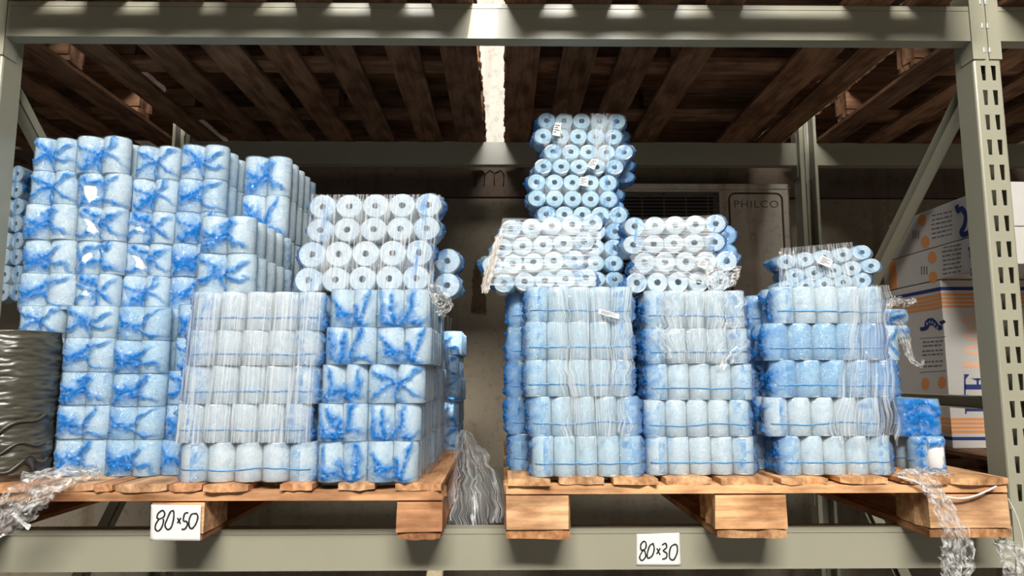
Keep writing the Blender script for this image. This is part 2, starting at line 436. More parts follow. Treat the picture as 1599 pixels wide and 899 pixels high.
lower_pallet(-1.387, -0.147, [(-1.387, -1.26)] + pxr([(237, 317), (620, 688)], 810),
             [(-1.385, -1.27)] + pxr([(-30, 58), (65, 148), (150, 178), (180, 262), (266, 316), (322, 389), (440, 489), (529, 586), (618, 690)], 757), ZL,
             'worn brown pallet carrying the larger paper rolls and the 80x50 sign', 200, [(0.86, 0.45, 0.22), (0.78, 0.39, 0.19), (0.92, 0.54, 0.29), (0.74, 0.37, 0.18)])

def upper_pallet(x0, x1, boards, label, seed):
    YF, YE = -0.235, 1.575
    root = empty('wooden_pallet', ((x0 + x1) / 2, (YF + YE) / 2, ZT)); tag(root, label, 'pallet', 'pallets on the upper beams')
    z = ZT + .0005
    for i, (a, b) in enumerate(boards):
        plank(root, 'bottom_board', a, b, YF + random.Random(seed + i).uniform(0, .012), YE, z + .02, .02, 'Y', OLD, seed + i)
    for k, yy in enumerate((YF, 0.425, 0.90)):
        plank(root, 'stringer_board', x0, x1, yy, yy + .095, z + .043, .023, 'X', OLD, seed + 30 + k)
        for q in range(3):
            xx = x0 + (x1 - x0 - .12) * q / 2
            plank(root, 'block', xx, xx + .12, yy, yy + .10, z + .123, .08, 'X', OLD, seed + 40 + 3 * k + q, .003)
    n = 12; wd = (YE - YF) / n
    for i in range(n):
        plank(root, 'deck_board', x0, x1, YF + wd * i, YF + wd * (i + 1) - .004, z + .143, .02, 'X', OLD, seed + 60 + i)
    return root
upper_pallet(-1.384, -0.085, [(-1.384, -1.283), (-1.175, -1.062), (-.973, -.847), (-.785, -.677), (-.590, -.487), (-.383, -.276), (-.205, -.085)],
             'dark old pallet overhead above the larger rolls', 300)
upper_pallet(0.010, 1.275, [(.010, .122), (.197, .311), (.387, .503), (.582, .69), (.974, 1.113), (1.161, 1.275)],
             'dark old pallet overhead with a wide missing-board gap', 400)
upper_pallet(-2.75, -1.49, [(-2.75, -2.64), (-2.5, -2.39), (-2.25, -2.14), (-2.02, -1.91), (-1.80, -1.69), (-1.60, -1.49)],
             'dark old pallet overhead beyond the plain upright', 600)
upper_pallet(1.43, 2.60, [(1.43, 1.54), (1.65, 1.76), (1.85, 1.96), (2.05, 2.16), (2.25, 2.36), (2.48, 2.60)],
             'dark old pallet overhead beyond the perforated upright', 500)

# ------------------------------------------------------------------ roll packs
H = 0.0945
SIZES = {'S': (0.0560, 0.160), 'L': (0.0690, 0.130)}     # roll diameter, core radius / diameter
CACHE = {}

def roll_mesh(sz):
    key = ('roll', sz)
    if key in CACHE: return CACHE[key]
    d, c = SIZES[sz]; R = d / 2 * .985; rc = d * c; n = 28; b = .0012
    prof = [(rc, -H / 2), (R - b, -H / 2), (R, -H / 2 + b), (R, H / 2 - b), (R - b, H / 2), (rc, H / 2)]
    vs = []; fs = []; mi = []
    for k in range(n):
        a = 2 * math.pi * k / n
        for r, z in prof: vs.append((r * math.cos(a), r * math.sin(a), z))
    m = len(prof)
    for k in range(n):
        k2 = (k + 1) % n
        for i in range(m):
            j = (i + 1) % m
            fs.append((k * m + i, k2 * m + i, k2 * m + j, k * m + j)); mi.append(1 if i in (0, 4) else 0)
    me = mesh('paper_roll', vs, fs)
    me.materials.append(M['paper']); me.materials.append(M['paper_end'])
    for p, q in zip(me.polygons, mi): p.material_index = q; p.use_smooth = (q == 0)
    CACHE[key] = me; return me

def core_mesh(sz):
    key = ('core', sz)
    if key in CACHE: return CACHE[key]
    d, c = SIZES[sz]; r0 = d * c; r1 = r0 - .0012; n = 18; vs = []; fs = []
    prof = [(r0 - .0001, -H / 2 + .001), (r1, -H / 2 + .001), (r1, H / 2 - .001), (r0 - .0001, H / 2 - .001)]
    for k in range(n):
        a = 2 * math.pi * k / n
        for r, z in prof: vs.append((r * math.cos(a), r * math.sin(a), z))
    for k in range(n):
        k2 = (k + 1) % n
        for i in range(3): fs.append((k * 4 + i, k2 * 4 + i, k2 * 4 + i + 1, k * 4 + i + 1))
    me = mesh('core', vs, fs, True); me.materials.append(M['core']); CACHE[key] = me; return me

def scal(x, d, sag):
    """height of film over a row of rolls of diameter d at position x, valley filled to `sag` of the radius"""
    r = d / 2
    u = (x / d) - math.floor(x / d) - .5
    y = math.sqrt(max(0.0, r * r - (u * d) ** 2))
    return max(y, r * (1 - sag)) * .5 + .5 * math.sqrt(y * y * .35 + (r * (1 - sag)) ** 2 * .65) if y < r * (1 - sag) * 1.15 else y

def wrap_mesh(sz, var, shear):
    key = ('wrap', sz, var, shear)
    if key in CACHE: return CACHE[key]
    d = SIZES[sz][0]; vs = []; fs = []; dens = []
    nx, nz, nt = 48, 9, 4
    X0 = 2.0 * d
    o = var * 17.3
    def add(x, y, z, dn):
        vs.append((x + shear * y, y, z)); dens.append(dn); return len(vs) - 1
    def dn(x, z, base=.03):
        e = sstep(1.0 * d, 2.1 * d, abs(x))
        n1 = fbm(x * 45 + o, z * 70, var * 3.1)
        rd = 1 - min(1, abs(fbm(x * 16 + o, z * 85 + 4, var)) * 6)
        return max(0, base + e * e * (.10 + .45 * max(0, n1)) + e * .28 * rd * rd + .05 * rd * rd)
    ring = []
    for i in range(nx + 1):
        x = -X0 + 2 * X0 * i / nx
        row = []
        xx = x + 2.5 * d
        ys = d / 2 + scal(xx, d, .38) + .0012
        def wr(z, s): return .0010 * fbm(x * 60 + o, z * 60, 7 * s)
        col = []
        for j in range(nz + 1):          # front side, bottom to top
            z = -H / 2 + H * j / nz; edge = .0022 if j in (0, nz) else 0
            col.append(add(x, -(ys - edge + wr(z, 1)), z * (1 + .012), dn(x, z)))
        for j in range(1, nt):           # top
            y = -ys + 2 * ys * j / nt
            col.append(add(x, y, H / 2 + .0014 + wr(y, 3), dn(x, y, .02)))
        for j in range(nz + 1):          # back side, top to bottom
            z = H / 2 - H * j / nz; edge = .0022 if j in (0, nz) else 0
            col.append(add(x, ys - edge + wr(z, 2), z * (1 + .012), dn(x, -z)))
        for j in range(1, nt):
            y = ys - 2 * ys * j / nt
            col.append(add(x, y, -H / 2 - .0014 + wr(y, 4), dn(x, y, .02)))
        ring.append(col)
    m = len(ring[0])
    for i in range(nx):
        for j in range(m):
            fs.append((ring[i][j], ring[i + 1][j], ring[i + 1][(j + 1) % m], ring[i][(j + 1) % m]))
    me = mesh('film_wrap', vs, fs, True); me.materials.append(M['film'])
    a = me.attributes.new('dens', 'FLOAT', 'POINT'); a.data.foreach_set('value', dens)
    CACHE[key] = me; return me

# folded film at a pack's end: arms of bunched film running over the two end rolls, in units (-1..1, 0..1)
ENDS = [
    dict(arms=[((-.75, .22), (.85, .16), .15), ((-.55, .25), (-.70, .88), .10), ((.45, .25), (.62, .92), .10), ((.1, .2), (.0, .55), .10)], hole=None),
    dict(arms=[((-.80, .15), (.95, .20), .12), ((-.62, .2), (-.85, .95), .12), ((.2, .3), (.45, .95), .13), ((-.2, .2), (-.30, .8), .12)], hole=None),
    dict(arms=[((-.45, .42), (.85, .90), .09), ((-.45, .42), (.95, .08), .07), ((-.45, .42), (-.95, .85), .15), ((-.45, .42), (-.9, .12), .16), ((-.55, .45), (-.2, .45), .26)], hole=None),
    dict(arms=[((-.40, .38), (.55, .86), .12), ((-.40, .38), (.90, .12), .08), ((-.40, .38), (-.85, .65), .18), ((-.4, .35), (-.75, .1), .20), ((-.1, .42), (.25, .35), .14)], hole=None),
    dict(arms=[((-.05, .5), (-.85, .92), .10), ((-.05, .5), (.80, .90), .09), ((-.05, .5), (.95, .22), .08), ((-.05, .5), (-.85, .10), .11), ((-.1, .5), (.2, .45), .22), ((0, .5), (.1, .05), .10)], hole=None),
    dict(arms=[((-.15, .55), (-.9, .80), .10), ((.15, .5), (.85, .85), .08), ((.1, .45), (.95, .25), .08), ((-.25, .4), (-.9, .12), .10), ((.0, .3), (.1, .05), .09), ((-.5, .9), (.1, .75), .12)], hole=(-.28, .50, .21, .17)),
    dict(arms=[((-.5, .45), (-.95, .9), .12), ((-.4, .65), (.7, .93), .10), ((-.3, .3), (.95, .15), .10), ((-.6, .3), (-.9, .08), .12), ((.2, .8), (.3, .2), .09)], hole=(-.42, .46, .18, .16)),
    dict(arms=[((-.9, .5), (.3, .5), .30), ((-.9, .9), (.8, .85), .16), ((-.9, .15), (.9, .1), .18), ((.2, .5), (.9, .75), .12), ((.2, .45), (.9, .3), .10)], hole=None),
    dict(arms=[((-.9, .9), (.9, .9), .10), ((-.95, .5), (-.6, .1), .12), ((-.6, .12), (.9, .1), .08), ((-.8, .75), (-.55, .4), .14)], hole=(.30, .48, .42, .36)),
]
def ridge(x, y, z, k=4.5, o=4): return 1 - min(1, abs(fbm(x, y, z, o)) * k)
def end_mesh(sz, var, shear, mirror, seed=0):
    key = ('end', sz, var, shear, mirror, seed)
    if key in CACHE: return CACHE[key]
    d = SIZES[sz][0]; E = ENDS[var]; nu, nv = 46, 32
    vs = []; fs = []; dens = []; hole = []
    o = var * 9.7 + (31 if mirror else 0) + seed * 57.1
    cx, cy = E['arms'][0][0]
    for i in range(nu + 1):
        u = -1 + 2 * i / nu
        for j in range(nv + 1):
            v = j / nv
            wu = u + .32 * fbm(u * 1.4 + o, v * 1.8, 1.7, 2) + .05 * fbm(u * 5 + o, v * 6, 8.7, 2); wv = v + .25 * fbm(u * 1.4 + 9 + o, v * 1.8, 5.1, 2) + .035 * fbm(u * 5 + o, v * 6, 3.7, 2)
            D = 0.0; K = 0.0
            for (a, b, wd) in E['arms']:
                ax, ay = a; bx, by = b
                px, py = (wu - ax) * .73, (wv - ay); qx, qy = (bx - ax) * .73, by - ay
                tt = max(0, min(1, (px * qx + py * qy) / (qx * qx + qy * qy)))
                ds = math.hypot(px - tt * qx, py - tt * qy)
                wdt = wd * (1.55 - .85 * tt)
                D = max(D, math.exp(-(ds / wdt) ** 2 * 1.0))
                K = max(K, math.exp(-(ds / (wdt * .38)) ** 2))
            th = math.atan2(v - cy, (u - cx) * .73); rr_ = math.hypot(v - cy, (u - cx) * .73)
            rad = ridge(math.cos(th) * 2.6 + o, math.sin(th) * 2.6, rr_ * 1.6, 4.0, 3)
            rd = ridge(u * 3.2 + o, v * 4.5, 2.2, 4.5, 5)
            fine = ridge(u * 6 + o, v * 7, 3.3, 4.5, 3)
            D = min(1, D)
            fd = 1 - .72 * sstep(.62, 1, abs(u))
            dn = fd * (D * (.40 + .36 * rad * (.5 + .5 * fine) + .34 * K) + .26 * D * fine * fine) + .12 * rad * rd + .04
            edge = min(1, (1 - abs(u)) * 6) * min(1, min(v, 1 - v) * 9)
            y = u * d * 1.015
            x = 2 * d + scal(y + 2 * d, d, .50) + .0012
            x += edge * (D * .004 + D * .006 * rad + D * .0045 * fine + .0012 * rd)
            if abs(u) == 1: x = 2.0 * d
            z = -H / 2 + H * v
            z = z * (1 + .014) + edge * .002 * fbm(u * 5, v * 5, o)
            hole.append(bool(E['hole']) and (((wu - E['hole'][0]) / E['hole'][2]) ** 2 + ((wv - E['hole'][1]) / E['hole'][3]) ** 2 < 1))
            sgn = -1 if mirror else 1
            vs.append((sgn * x + shear * y, y, z)); dens.append(max(0, min(1, dn)))
    for i in range(nu):
        for j in range(nv):
            q = (i * (nv + 1) + j, (i + 1) * (nv + 1) + j, (i + 1) * (nv + 1) + j + 1, i * (nv + 1) + j + 1)
            if all(hole[k] for k in q): continue
            fs.append(q if not mirror else q[::-1])
    for j, zc in ((0, -H / 2 - .0014), (nv, H / 2 + .0014)):     # film folded over the outer rolls' ends
        base = len(vs); sgn = -1 if mirror else 1
        for i in range(nu + 1):
            y = (-1 + 2 * i / nu) * d * .99
            vs.append((sgn * 2.0 * d + shear * y, y, zc)); dens.append(.06)
            k = i * (nv + 1) + j
            vs[k] = (vs[k][0], vs[k][1], zc); dens[k] = min(dens[k], .10)
        for i in range(nu):
            fs.append((base + i, base + i + 1, (i + 1) * (nv + 1) + j, i * (nv + 1) + j))
    me = mesh('film_end', vs, fs, True); me.materials.append(M['film'])
    a = me.attributes.new('dens', 'FLOAT', 'POINT'); a.data.foreach_set('value', dens)
    CACHE[key] = me; return me

def seam_mesh(sz, var, shear):
    key = ('seam', sz, var, shear)
    if key in CACHE: return CACHE[key]
    d = SIZES[sz][0]; pts = []; n = 40
    for i in range(n + 1):
        x = -2.35 * d + 4.7 * d * i / n
        y = -(d / 2 + scal(x + 2.5 * d, d, .38) + .0018) if abs(x) < 2.05 * d else -(d / 2 + d / 2 * math.sqrt(max(0, 1 - ((abs(x) - 2 * d) / (d / 2)) ** 2)) + .002)
        z = H * (-.17 + .055 * fbm(x * 7 + var * 5.5, var, 0, 2) + .012 * fbm(x * 60, var, 3))
        pts.append((x + shear * y, y, z))
    rs = [.0008 + .0009 * abs(fbm(p[0] * 40, var * 2, 1)) for p in pts]
    me = tube('film_seam', pts, rs, 5, flat=1.7); me.materials.append(M['seam'])
    CACHE[key] = me; return me

ORI = {'A': Matrix.Identity(4), 'B': Matrix.Rotation(-math.pi / 2, 4, 'Z'), 'C': Matrix.Rotation(-math.pi / 2, 4, 'X'),
       'D': Matrix.Rotation(-math.pi / 2, 4, 'Z') @ Matrix.Rotation(-math.pi / 2, 4, 'X')}
PACKN = [0]
def pack(kind, sz, x0, x1, z0, z1, Y, label, group, var=None, blue=0.0, tint=.5, tilt=0.0, yaw=0.0, shear=0.0, seam=True, sydepth=1.0):
    """kind A: long side to the front, rolls upright; B: folded end to the front; C: roll ends to the front; D: lying, end to the front"""
    PACKN[0] += 1; k = PACKN[0]
    rs = random.Random(k * 13 + 5)
    d = SIZES[sz][0]
    dim = {'A': (5 * d, 2 * d, H), 'B': (2 * d, 5 * d, H), 'C': (5 * d, H, 2 * d), 'D': (H, 5 * d, 2 * d)}[kind]
    sx = (x1 - x0) / dim[0]; szc = (z1 - z0) / dim[2]; sy = sydepth
    dep = dim[1] * sy
    root = empty('roll_pack', ((x0 + x1) / 2, Y + dep / 2, z0), (0, tilt, yaw))
    tag(root, label, 'roll pack', group)
    base = Matrix.Translation((0, 0, (z1 - z0) / 2)) @ Matrix.Diagonal((sx, sy, szc, 1)) @ ORI[kind]
    if var is None: var = rs.choice([0, 1]) if kind != 'B' else rs.choice([2, 3, 4])
    shr = round(shear, 2)
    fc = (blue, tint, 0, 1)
    rm, cm = roll_mesh(sz), core_mesh(sz)
    for i in range(5):
        for j in range(2):
            y = (j - .5) * d
            o = obj('paper_roll', rm, None, root, base @ Matrix.Translation(((i - 2) * d + shr * y, y, 0)))
            if kind == 'C': obj('core', cm, None, o)
    obj('film_wrap', wrap_mesh(sz, k % 4, shr), None, root, base, fc)
    obj('film_end', end_mesh(sz, var, shr, False, k % 3), None, root, base, fc)
    obj('film_end', end_mesh(sz, rs.choice([0, 1, 4]) if kind in 'BD' else rs.choice([2, 3, 4, 7]), shr, True, k % 2), None, root, base, fc)
    if seam and kind != 'C': obj('film_seam', seam_mesh(sz, k % 5, shr), None, root, base, (.1, .5, 0, 1))
    return root

ORD = ['top', 'second', 'third', 'fourth', 'bottom']
def ordl(i, n, what, where):
    if i == 0: return f'{what}, topmost {where}'
    if i == n - 1: return f'{what}, lowest {where}'
    return f'{what}, {["", "second", "third", "fourth", "fifth", "sixth"][i]} from top {where}'

def stack(kind, sz, ys, xs, Y, what, where, group, zbase=None, **kw):
    """rows top to bottom; ys = row boundaries in picture rows, xs = (left, right) of every row"""
    n = len(xs); xm = [(a + b) / 2 for a, b in xs]
    zs = [at(xm[min(i, n - 1)], y, Y).z for i, y in enumerate(ys)]
    if zbase is not None:
        # keep the heights, stand the column on its support
        s = (zs[0] - zbase) / (zs[0] - zs[-1]); z0 = zs[0]
        zs = [z0 - (z0 - z) * s for z in zs]
    res = []
    per = {k: v for k, v in kw.items() if isinstance(v, (list, tuple))}
    com = {k: v for k, v in kw.items() if not isinstance(v, (list, tuple))}
    for i in range(n):
        ym = (ys[i] + ys[i + 1]) / 2
        a, b = at(xs[i][0], ym, Y).x, at(xs[i][1], ym, Y).x
        args = dict(com); args.update({k: v[i] for k, v in per.items()})
        res.append(pack(kind, sz, a, b, zs[i + 1], zs[i] - .0006, Y + random.uniform(-.004, .004), ordl(i, n, what, where), group, **args))
    return res, zs[0]

def behind(kind, sz, n, xa, xb, z0, z1, Y, what, where, group, **kw):
    for i in range(n):
        h = (z1 - z0) / n; j = random.uniform(-.006, .006)
        pack(kind, sz, xa + j, xb + j, z1 - h * (i + 1), z1 - h * i - .0006, Y, ordl(i, n, what, where), group, **kw)

GL, GR = 'packs of larger rolls on the worn pallet', 'packs of smaller rolls on the pine pallet'
DL, DR = ZL[4], ZR[4]
# --- larger rolls: white faced stack, two-wide folded-end stack
_, zw = stack('A', 'L', [455, 515, 570, 630, 690, 752], [(296, 503), (289, 498), (281, 494), (270, 482), (275, 490)], -.128,
      'whitish five-roll-wide pack', 'in the streaky clear-wrapped stack', GL, DL, tint=.12)
_, zb1 = stack('B', 'L', [451, 511, 570, 632, 692, 757], [(513, 586), (506, 586), (499, 572), (493, 571), (493, 571)], -.134,
      'blue folded-end pack', 'in the column adjoining the whitish stack', GL, DL, var=[0, 1, 0, 1, 0], tint=.40)
stack('B', 'L', [451, 511, 570, 632, 692, 757], [(586, 671), (586, 673), (572, 663), (571, 656), (571, 652)], -.134,
      'blue folded-end pack', 'in the column facing the gap between pallets', GL, DL, var=[1, 0, 4, 1, 0], tint=.40)
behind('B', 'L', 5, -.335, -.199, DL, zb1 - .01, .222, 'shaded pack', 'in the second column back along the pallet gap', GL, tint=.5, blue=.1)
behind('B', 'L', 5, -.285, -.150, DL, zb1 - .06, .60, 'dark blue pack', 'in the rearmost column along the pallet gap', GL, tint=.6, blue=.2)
# --- lying packs with roll ends to the front
def cpack(x0, x1, y0, y1, Y, label, group, sz, zbase=None, **kw):
    xm = (x0 + x1) / 2; ym = (y0 + y1) / 2
    a, b = at(x0, ym, Y).x, at(x1, ym, Y).x
    z1 = at(xm, y0, Y).z; z0 = at(xm, y1, Y).z if zbase is None else zbase
    return pack('C', sz, a, b, z0, z1, Y, label, group, **kw), z1
_, zc = cpack(464, 674, 376, 456, -.07, 'lying pack of large roll ends directly on the folded-end stack', GL, 'L', zb1, tint=.12, var=3, shear=-.12, tilt=-.02)
cpack(482, 689, 303, 379, -.07, 'lying pack of large roll ends crowning the folded-end stack', GL, 'L', zc, tint=.12, var=2, shear=-.08, tilt=-.02)
cpack(520, 718, 388, 460, .06, 'half-hidden lying pack behind the crowning packs by the pallet gap', GL, 'L', zb1, tint=.3, var=2)
# --- two packs on top of the white stack
stack('B', 'L', [337, 396, 458], [(311, 396), (304, 396)], -.118, 'loose folded-end pack', 'of two on the whitish stack', GL, zw, var=[3, 4], tint=.35, yaw=-.03)
# --- tall columns behind
stack('B', 'L', [477, 527, 580, 632, 685, 742], [(22, 91), (17, 88), (12, 84), (6, 80), (0, 76)], .085, 'lower blue pack', 'in the column behind the dark bundle', GL, DL, tint=.45)
_, zd = stack('B', 'L', [477, 527, 580, 632, 685, 743], [(96, 175), (93, 172), (88, 168), (82, 165), (76, 161)], -.01, 'lower blue pack', 'in the column just beside the dark bundle', GL, DL, var=[4, 2, 3, 2, 3], tint=.45, blue=[0, .03, .08, .03, .03])
stack('B', 'L', [478, 531, 583, 636, 688, 746], [(178, 257), (171, 254), (168, 250), (163, 247), (158, 243)], -.02, 'deep blue lower pack', 'in the second column from the dark bundle', GL, DL, var=[2, 3, 3, 2, 3], tint=.7, blue=.05)
stack('B', 'L', [475, 527, 580, 633, 690, 746], [(272, 345), (267, 342), (256, 335), (252, 330), (245, 325)], .0, 'lower blue pack', 'half hidden by the whitish stack', GL, DL, var=[3, 4, 4, 3, 2], tint=.55, blue=.08)
zu = zd
stack('B', 'L', [214, 264, 315, 368, 420, 475], [(45, 112), (40, 113), (31, 112), (28, 111), (23, 112)], .10, 'upper blue pack', 'in the column nearest the plain upright', GL, zu, var=[4, 4, 3, 3, 2], tint=.35, blue=[.05, .05, 0, 0, 0])
stack('B', 'L', [212, 268, 320, 372, 423, 477], [(112, 194), (114, 194), (114, 190), (113, 187), (113, 180)], .09, 'upper streaky pack', 'in the second tall column from the plain upright', GL, zu, var=[4, 6, 5, 6, 5], tint=.3)
stack('B', 'L', [227, 277, 327, 375, 425, 477], [(207, 274), (199, 271), (193, 267), (189, 262), (184, 258)], .12, 'upper blue pack', 'in the third tall column from the plain upright', GL, zu, var=[4, 4, 5, 5, 4], tint=.35)
stack('B', 'L', [225, 277, 327, 375, 425, 477], [(277, 350), (272, 347), (267, 345), (262, 340), (259, 336)], .12, 'upper blue pack', 'in the tall column behind the two loose packs', GL, zu, var=[4, 2, 4, 3, 2], tint=.4, blue=[.02, .06, .1, .1, .05])
stack('B', 'L', [243, 293, 345, 397, 447], [(377, 450), (373, 447), (369, 444), (365, 440)], .22, 'upper blue pack', 'in the rear column behind the crowning roll ends', GL, zu - .01, var=[3, 2, 2, 4], tint=.35)
_x = at(450, 290, .22).x
behind('B', 'L', 3, _x - .142, _x - .005, zu + .18, zu + .455, .58, 'shaded clear-wrapped pack', 'in the deepest tall column under the dark pallet', GL, tint=.2)
for i, (y0, y1) in enumerate(((258, 309), (309, 362), (362, 414), (414, 470))):
    cpack(-64, 36, y0, y1, .40, ordl(i, 4, 'lying pack of roll ends', 'peeping past the plain upright'), GL, 'L', tint=.4, blue=.05)

# --- smaller rolls
R1ys = [447, 503, 563, 622, 685, 750]
_, zr1 = stack('A', 'S', R1ys, [(823, 990), (821, 990), (821, 990), (827, 1000), (831, 1004)], -.122, 'light blue five-roll-wide pack', 'in the stack beside the pallet gap', GR, DR, tint=.62, var=[3, 3, 2, 7, 7])
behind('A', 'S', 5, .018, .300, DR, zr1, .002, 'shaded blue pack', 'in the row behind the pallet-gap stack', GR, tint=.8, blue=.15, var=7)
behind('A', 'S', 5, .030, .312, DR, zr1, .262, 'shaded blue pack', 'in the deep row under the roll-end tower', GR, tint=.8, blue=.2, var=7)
_, zr2 = stack('A', 'S', [453, 512, 568, 625, 683, 743], [(1009, 1167), (1010, 1172), (1013, 1180), (1009, 1176), (1012, 1183)], -.100, 'pale five-roll-wide pack', 'in the middle stack above the 80x30 sign', GR, DR, tint=.35, var=[3, 3, 2, 2, 3])
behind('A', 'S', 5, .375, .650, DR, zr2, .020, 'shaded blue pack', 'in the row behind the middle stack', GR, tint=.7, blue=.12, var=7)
_, zr3 = stack('A', 'S', [447, 505, 563, 622, 683, 745], [(1209, 1383), (1197, 1387), (1208, 1405), (1199, 1380), (1221, 1397)], -.108,
      'five-roll-wide pack', 'in the stack nearest the perforated upright', GR, DR, tint=[.35, .8, .8, .3, .35], blue=[0, .17, .17, 0, 0], var=[3, 7, 7, 2, 3])
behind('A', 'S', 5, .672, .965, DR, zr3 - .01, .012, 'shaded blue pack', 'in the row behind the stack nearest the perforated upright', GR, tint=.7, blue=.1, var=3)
# extra packs at the cartons
def one(kind, x0, x1, y0, y1, Y, label, zb=None, sz='S', **kw):
    ym = (y0 + y1) / 2
    z1 = at((x0 + x1) / 2, y0, Y).z; z0 = at((x0 + x1) / 2, y1, Y).z if zb is None else zb
    return pack(kind, sz, at(x0, ym, Y).x, at(x1, ym, Y).x, z0, z1, Y, label, GR, **kw), z1
_, z5 = one('B', 1364, 1428, 684, 741, .145, 'narrow folded-end pack wedged beside the torn pack', DR, var=4, tint=.5)
one('B', 1346, 1409, 626, 684, .145, 'small torn folded-end pack beside the deep blue pack', z5, var=5, tint=.6, blue=.04)
_, z6 = one('B', 1429, 1482, 682, 738, -.05, 'torn pack with two bare white rolls at the pallet end', DR, var=8, tint=.55, blue=.05)
one('B', 1406, 1474, 623, 682, -.03, 'deep blue pack on the torn pack near the cartons', z6, var=7, tint=.9, blue=.25)
one('B', 1352, 1409, 508, 563, .15, 'pale pack peeking out beside the stretch-wrapped stack, upper', var=4, tint=.4)
one('B', 1352, 1410, 563, 626, .15, 'pale pack peeking out beside the stretch-wrapped stack, lower', var=2, tint=.4)
one('D', 1366, 1419, 481, 531, .18, 'lying pack end poking out towards the cartons', var=1, tint=.35)
one('B', 1178, 1236, 452, 508, -.03, 'folded-end pack squeezed between the middle stack and its neighbour', var=3, tint=.5) if False else None

# roll-end tower: six packs of two rows
TY = .27
tw = [(837, 974, 176.5, 228.5, .10), (842, 981, 225, 275.5, .27), (824, 964, 271.5, 324, -.01), (836, 977, 322, 374, .10), (830, 972, 373, 424, 0), (832, 974, 423, 472, 0)]
zs = [at(905, t[2], TY).z for t in tw] + [zr1]
for i, (x0, x1, y0, y1, sh) in enumerate(tw):
    ym = (y0 + y1) / 2
    pack('C', 'S', at(x0, ym, TY).x, at(x1, ym, TY).x, zs[i + 1], zs[i], TY + random.uniform(-.006, .006), ordl(i, 6, 'lying pack of pale roll ends', 'in the tall roll-end tower'), GR,
         tint=.75, blue=.02, var=random.choice([2, 3, 7]), shear=-sh * 2, tilt=.01)
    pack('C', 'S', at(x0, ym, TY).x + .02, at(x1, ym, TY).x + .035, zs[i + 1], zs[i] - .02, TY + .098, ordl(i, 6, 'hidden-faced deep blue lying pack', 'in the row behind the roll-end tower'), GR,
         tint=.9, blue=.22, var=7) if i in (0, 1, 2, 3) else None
# lying packs on the three stacks
_, z7 = cpack(764, 924, 394, 450, -.045, 'lower lying pack under taut clear film on the pallet-gap stack', GR, 'S', zr1, tint=.35, shear=.5, tilt=-.07, var=7)
cpack(777, 937, 339, 396, -.045, 'upper lying pack under taut clear film before the tower', GR, 'S', z7 - .002, tint=.35, shear=-.5, tilt=-.075, var=7)
_, z8 = cpack(985, 1146, 393, 453, -.06, 'lower lying pack of white roll ends on the middle stack', GR, 'S', zr2, tint=.18, shear=-.42, tilt=-.02, var=7)
cpack(975, 1134, 337, 397, -.06, 'upper lying pack of white roll ends before the air conditioner', GR, 'S', z8 - .002, tint=.18, shear=-.12, tilt=-.035, var=7)
cpack(1000, 1150, 352, 410, .05, 'deep blue lying pack behind the white roll ends', GR, 'S', None, tint=.8, blue=.2, var=7)
_, z9 = cpack(1218, 1366, 431, 480, .125, 'lower tilted lying pack half sunk behind the wrapped stack', GR, 'S', None, tint=.45, tilt=-.10, var=7)
cpack(1222, 1372, 389, 440, .125, 'upper tilted lying pack of roll ends near the diagonal brace', GR, 'S', z9 - .006, tint=.45, shear=.35, tilt=-.125, var=7)

# ------------------------------------------------------------------ prints, signs, cartons
def atx(px, py, X):
    d = ray(px, py); return CAM + d * (X / d.x)

def child_world(o, parent, mw):
    pm = Matrix.LocRotScale(parent.location, parent.rotation_euler, (1, 1, 1))
    o.parent = parent; o.matrix_local = pm.inverted() @ mw

def slab(name, pts, n, th, mat, parent):
    """thin flat piece: polygon of world points, thickness th along -n"""
    n = Vector(n); org = parent.location if parent else Vector((0, 0, 0))
    P = [Vector(p) - org for p in pts]; k = len(P)
    vs = P + [p - n * th for p in P]
    fs = [tuple(range(k)), tuple(range(2 * k - 1, k - 1, -1))] + [(i, k + i, k + (i + 1) % k, (i + 1) % k) for i in range(k)]
    me = mesh(name, vs, fs)
    bm = bmesh.new(); bm.from_mesh(me); bmesh.ops.recalc_face_normals(bm, faces=bm.faces[:]); bm.to_mesh(me); bm.free()
    return obj(name, me, mat, parent)

def ribbon(name, pts, wd, n, mat, parent, th=.0004):
    """pen stroke: flat band of width wd through world points, facing n"""
    n = Vector(n); org = parent.location if parent else Vector((0, 0, 0))
    # smooth
    P = [Vector(p) - org for p in pts]; Q = []
    for i in range(len(P) - 1):
        p0 = P[max(0, i - 1)]; p1 = P[i]; p2 = P[i + 1]; p3 = P[min(len(P) - 1, i + 2)]
        for k in range(5):
            t = k / 5
            Q.append(.5 * ((2 * p1) + (p2 - p0) * t + (2 * p0 - 5 * p1 + 4 * p2 - p3) * t * t + (3 * p1 - p0 - 3 * p2 + p3) * t ** 3))
    Q.append(P[-1]); vs = []; fs = []
    for i, p in enumerate(Q):
        tg = (Q[min(i + 1, len(Q) - 1)] - Q[max(i - 1, 0)]).normalized(); sd = tg.cross(n).normalized() * wd / 2 * (1 - .35 * abs(fbm(i * .17, wd * 900, 0)))
        vs += [p - sd, p + sd, p + sd + n * th, p - sd + n * th]
    for i in range(len(Q) - 1):
        a = 4 * i; b = a + 4
        for k in range(4): fs.append((a + k, a + (k + 1) % 4, b + (k + 1) % 4, b + k))
    return obj(name, mesh(name, vs, fs), mat, parent)

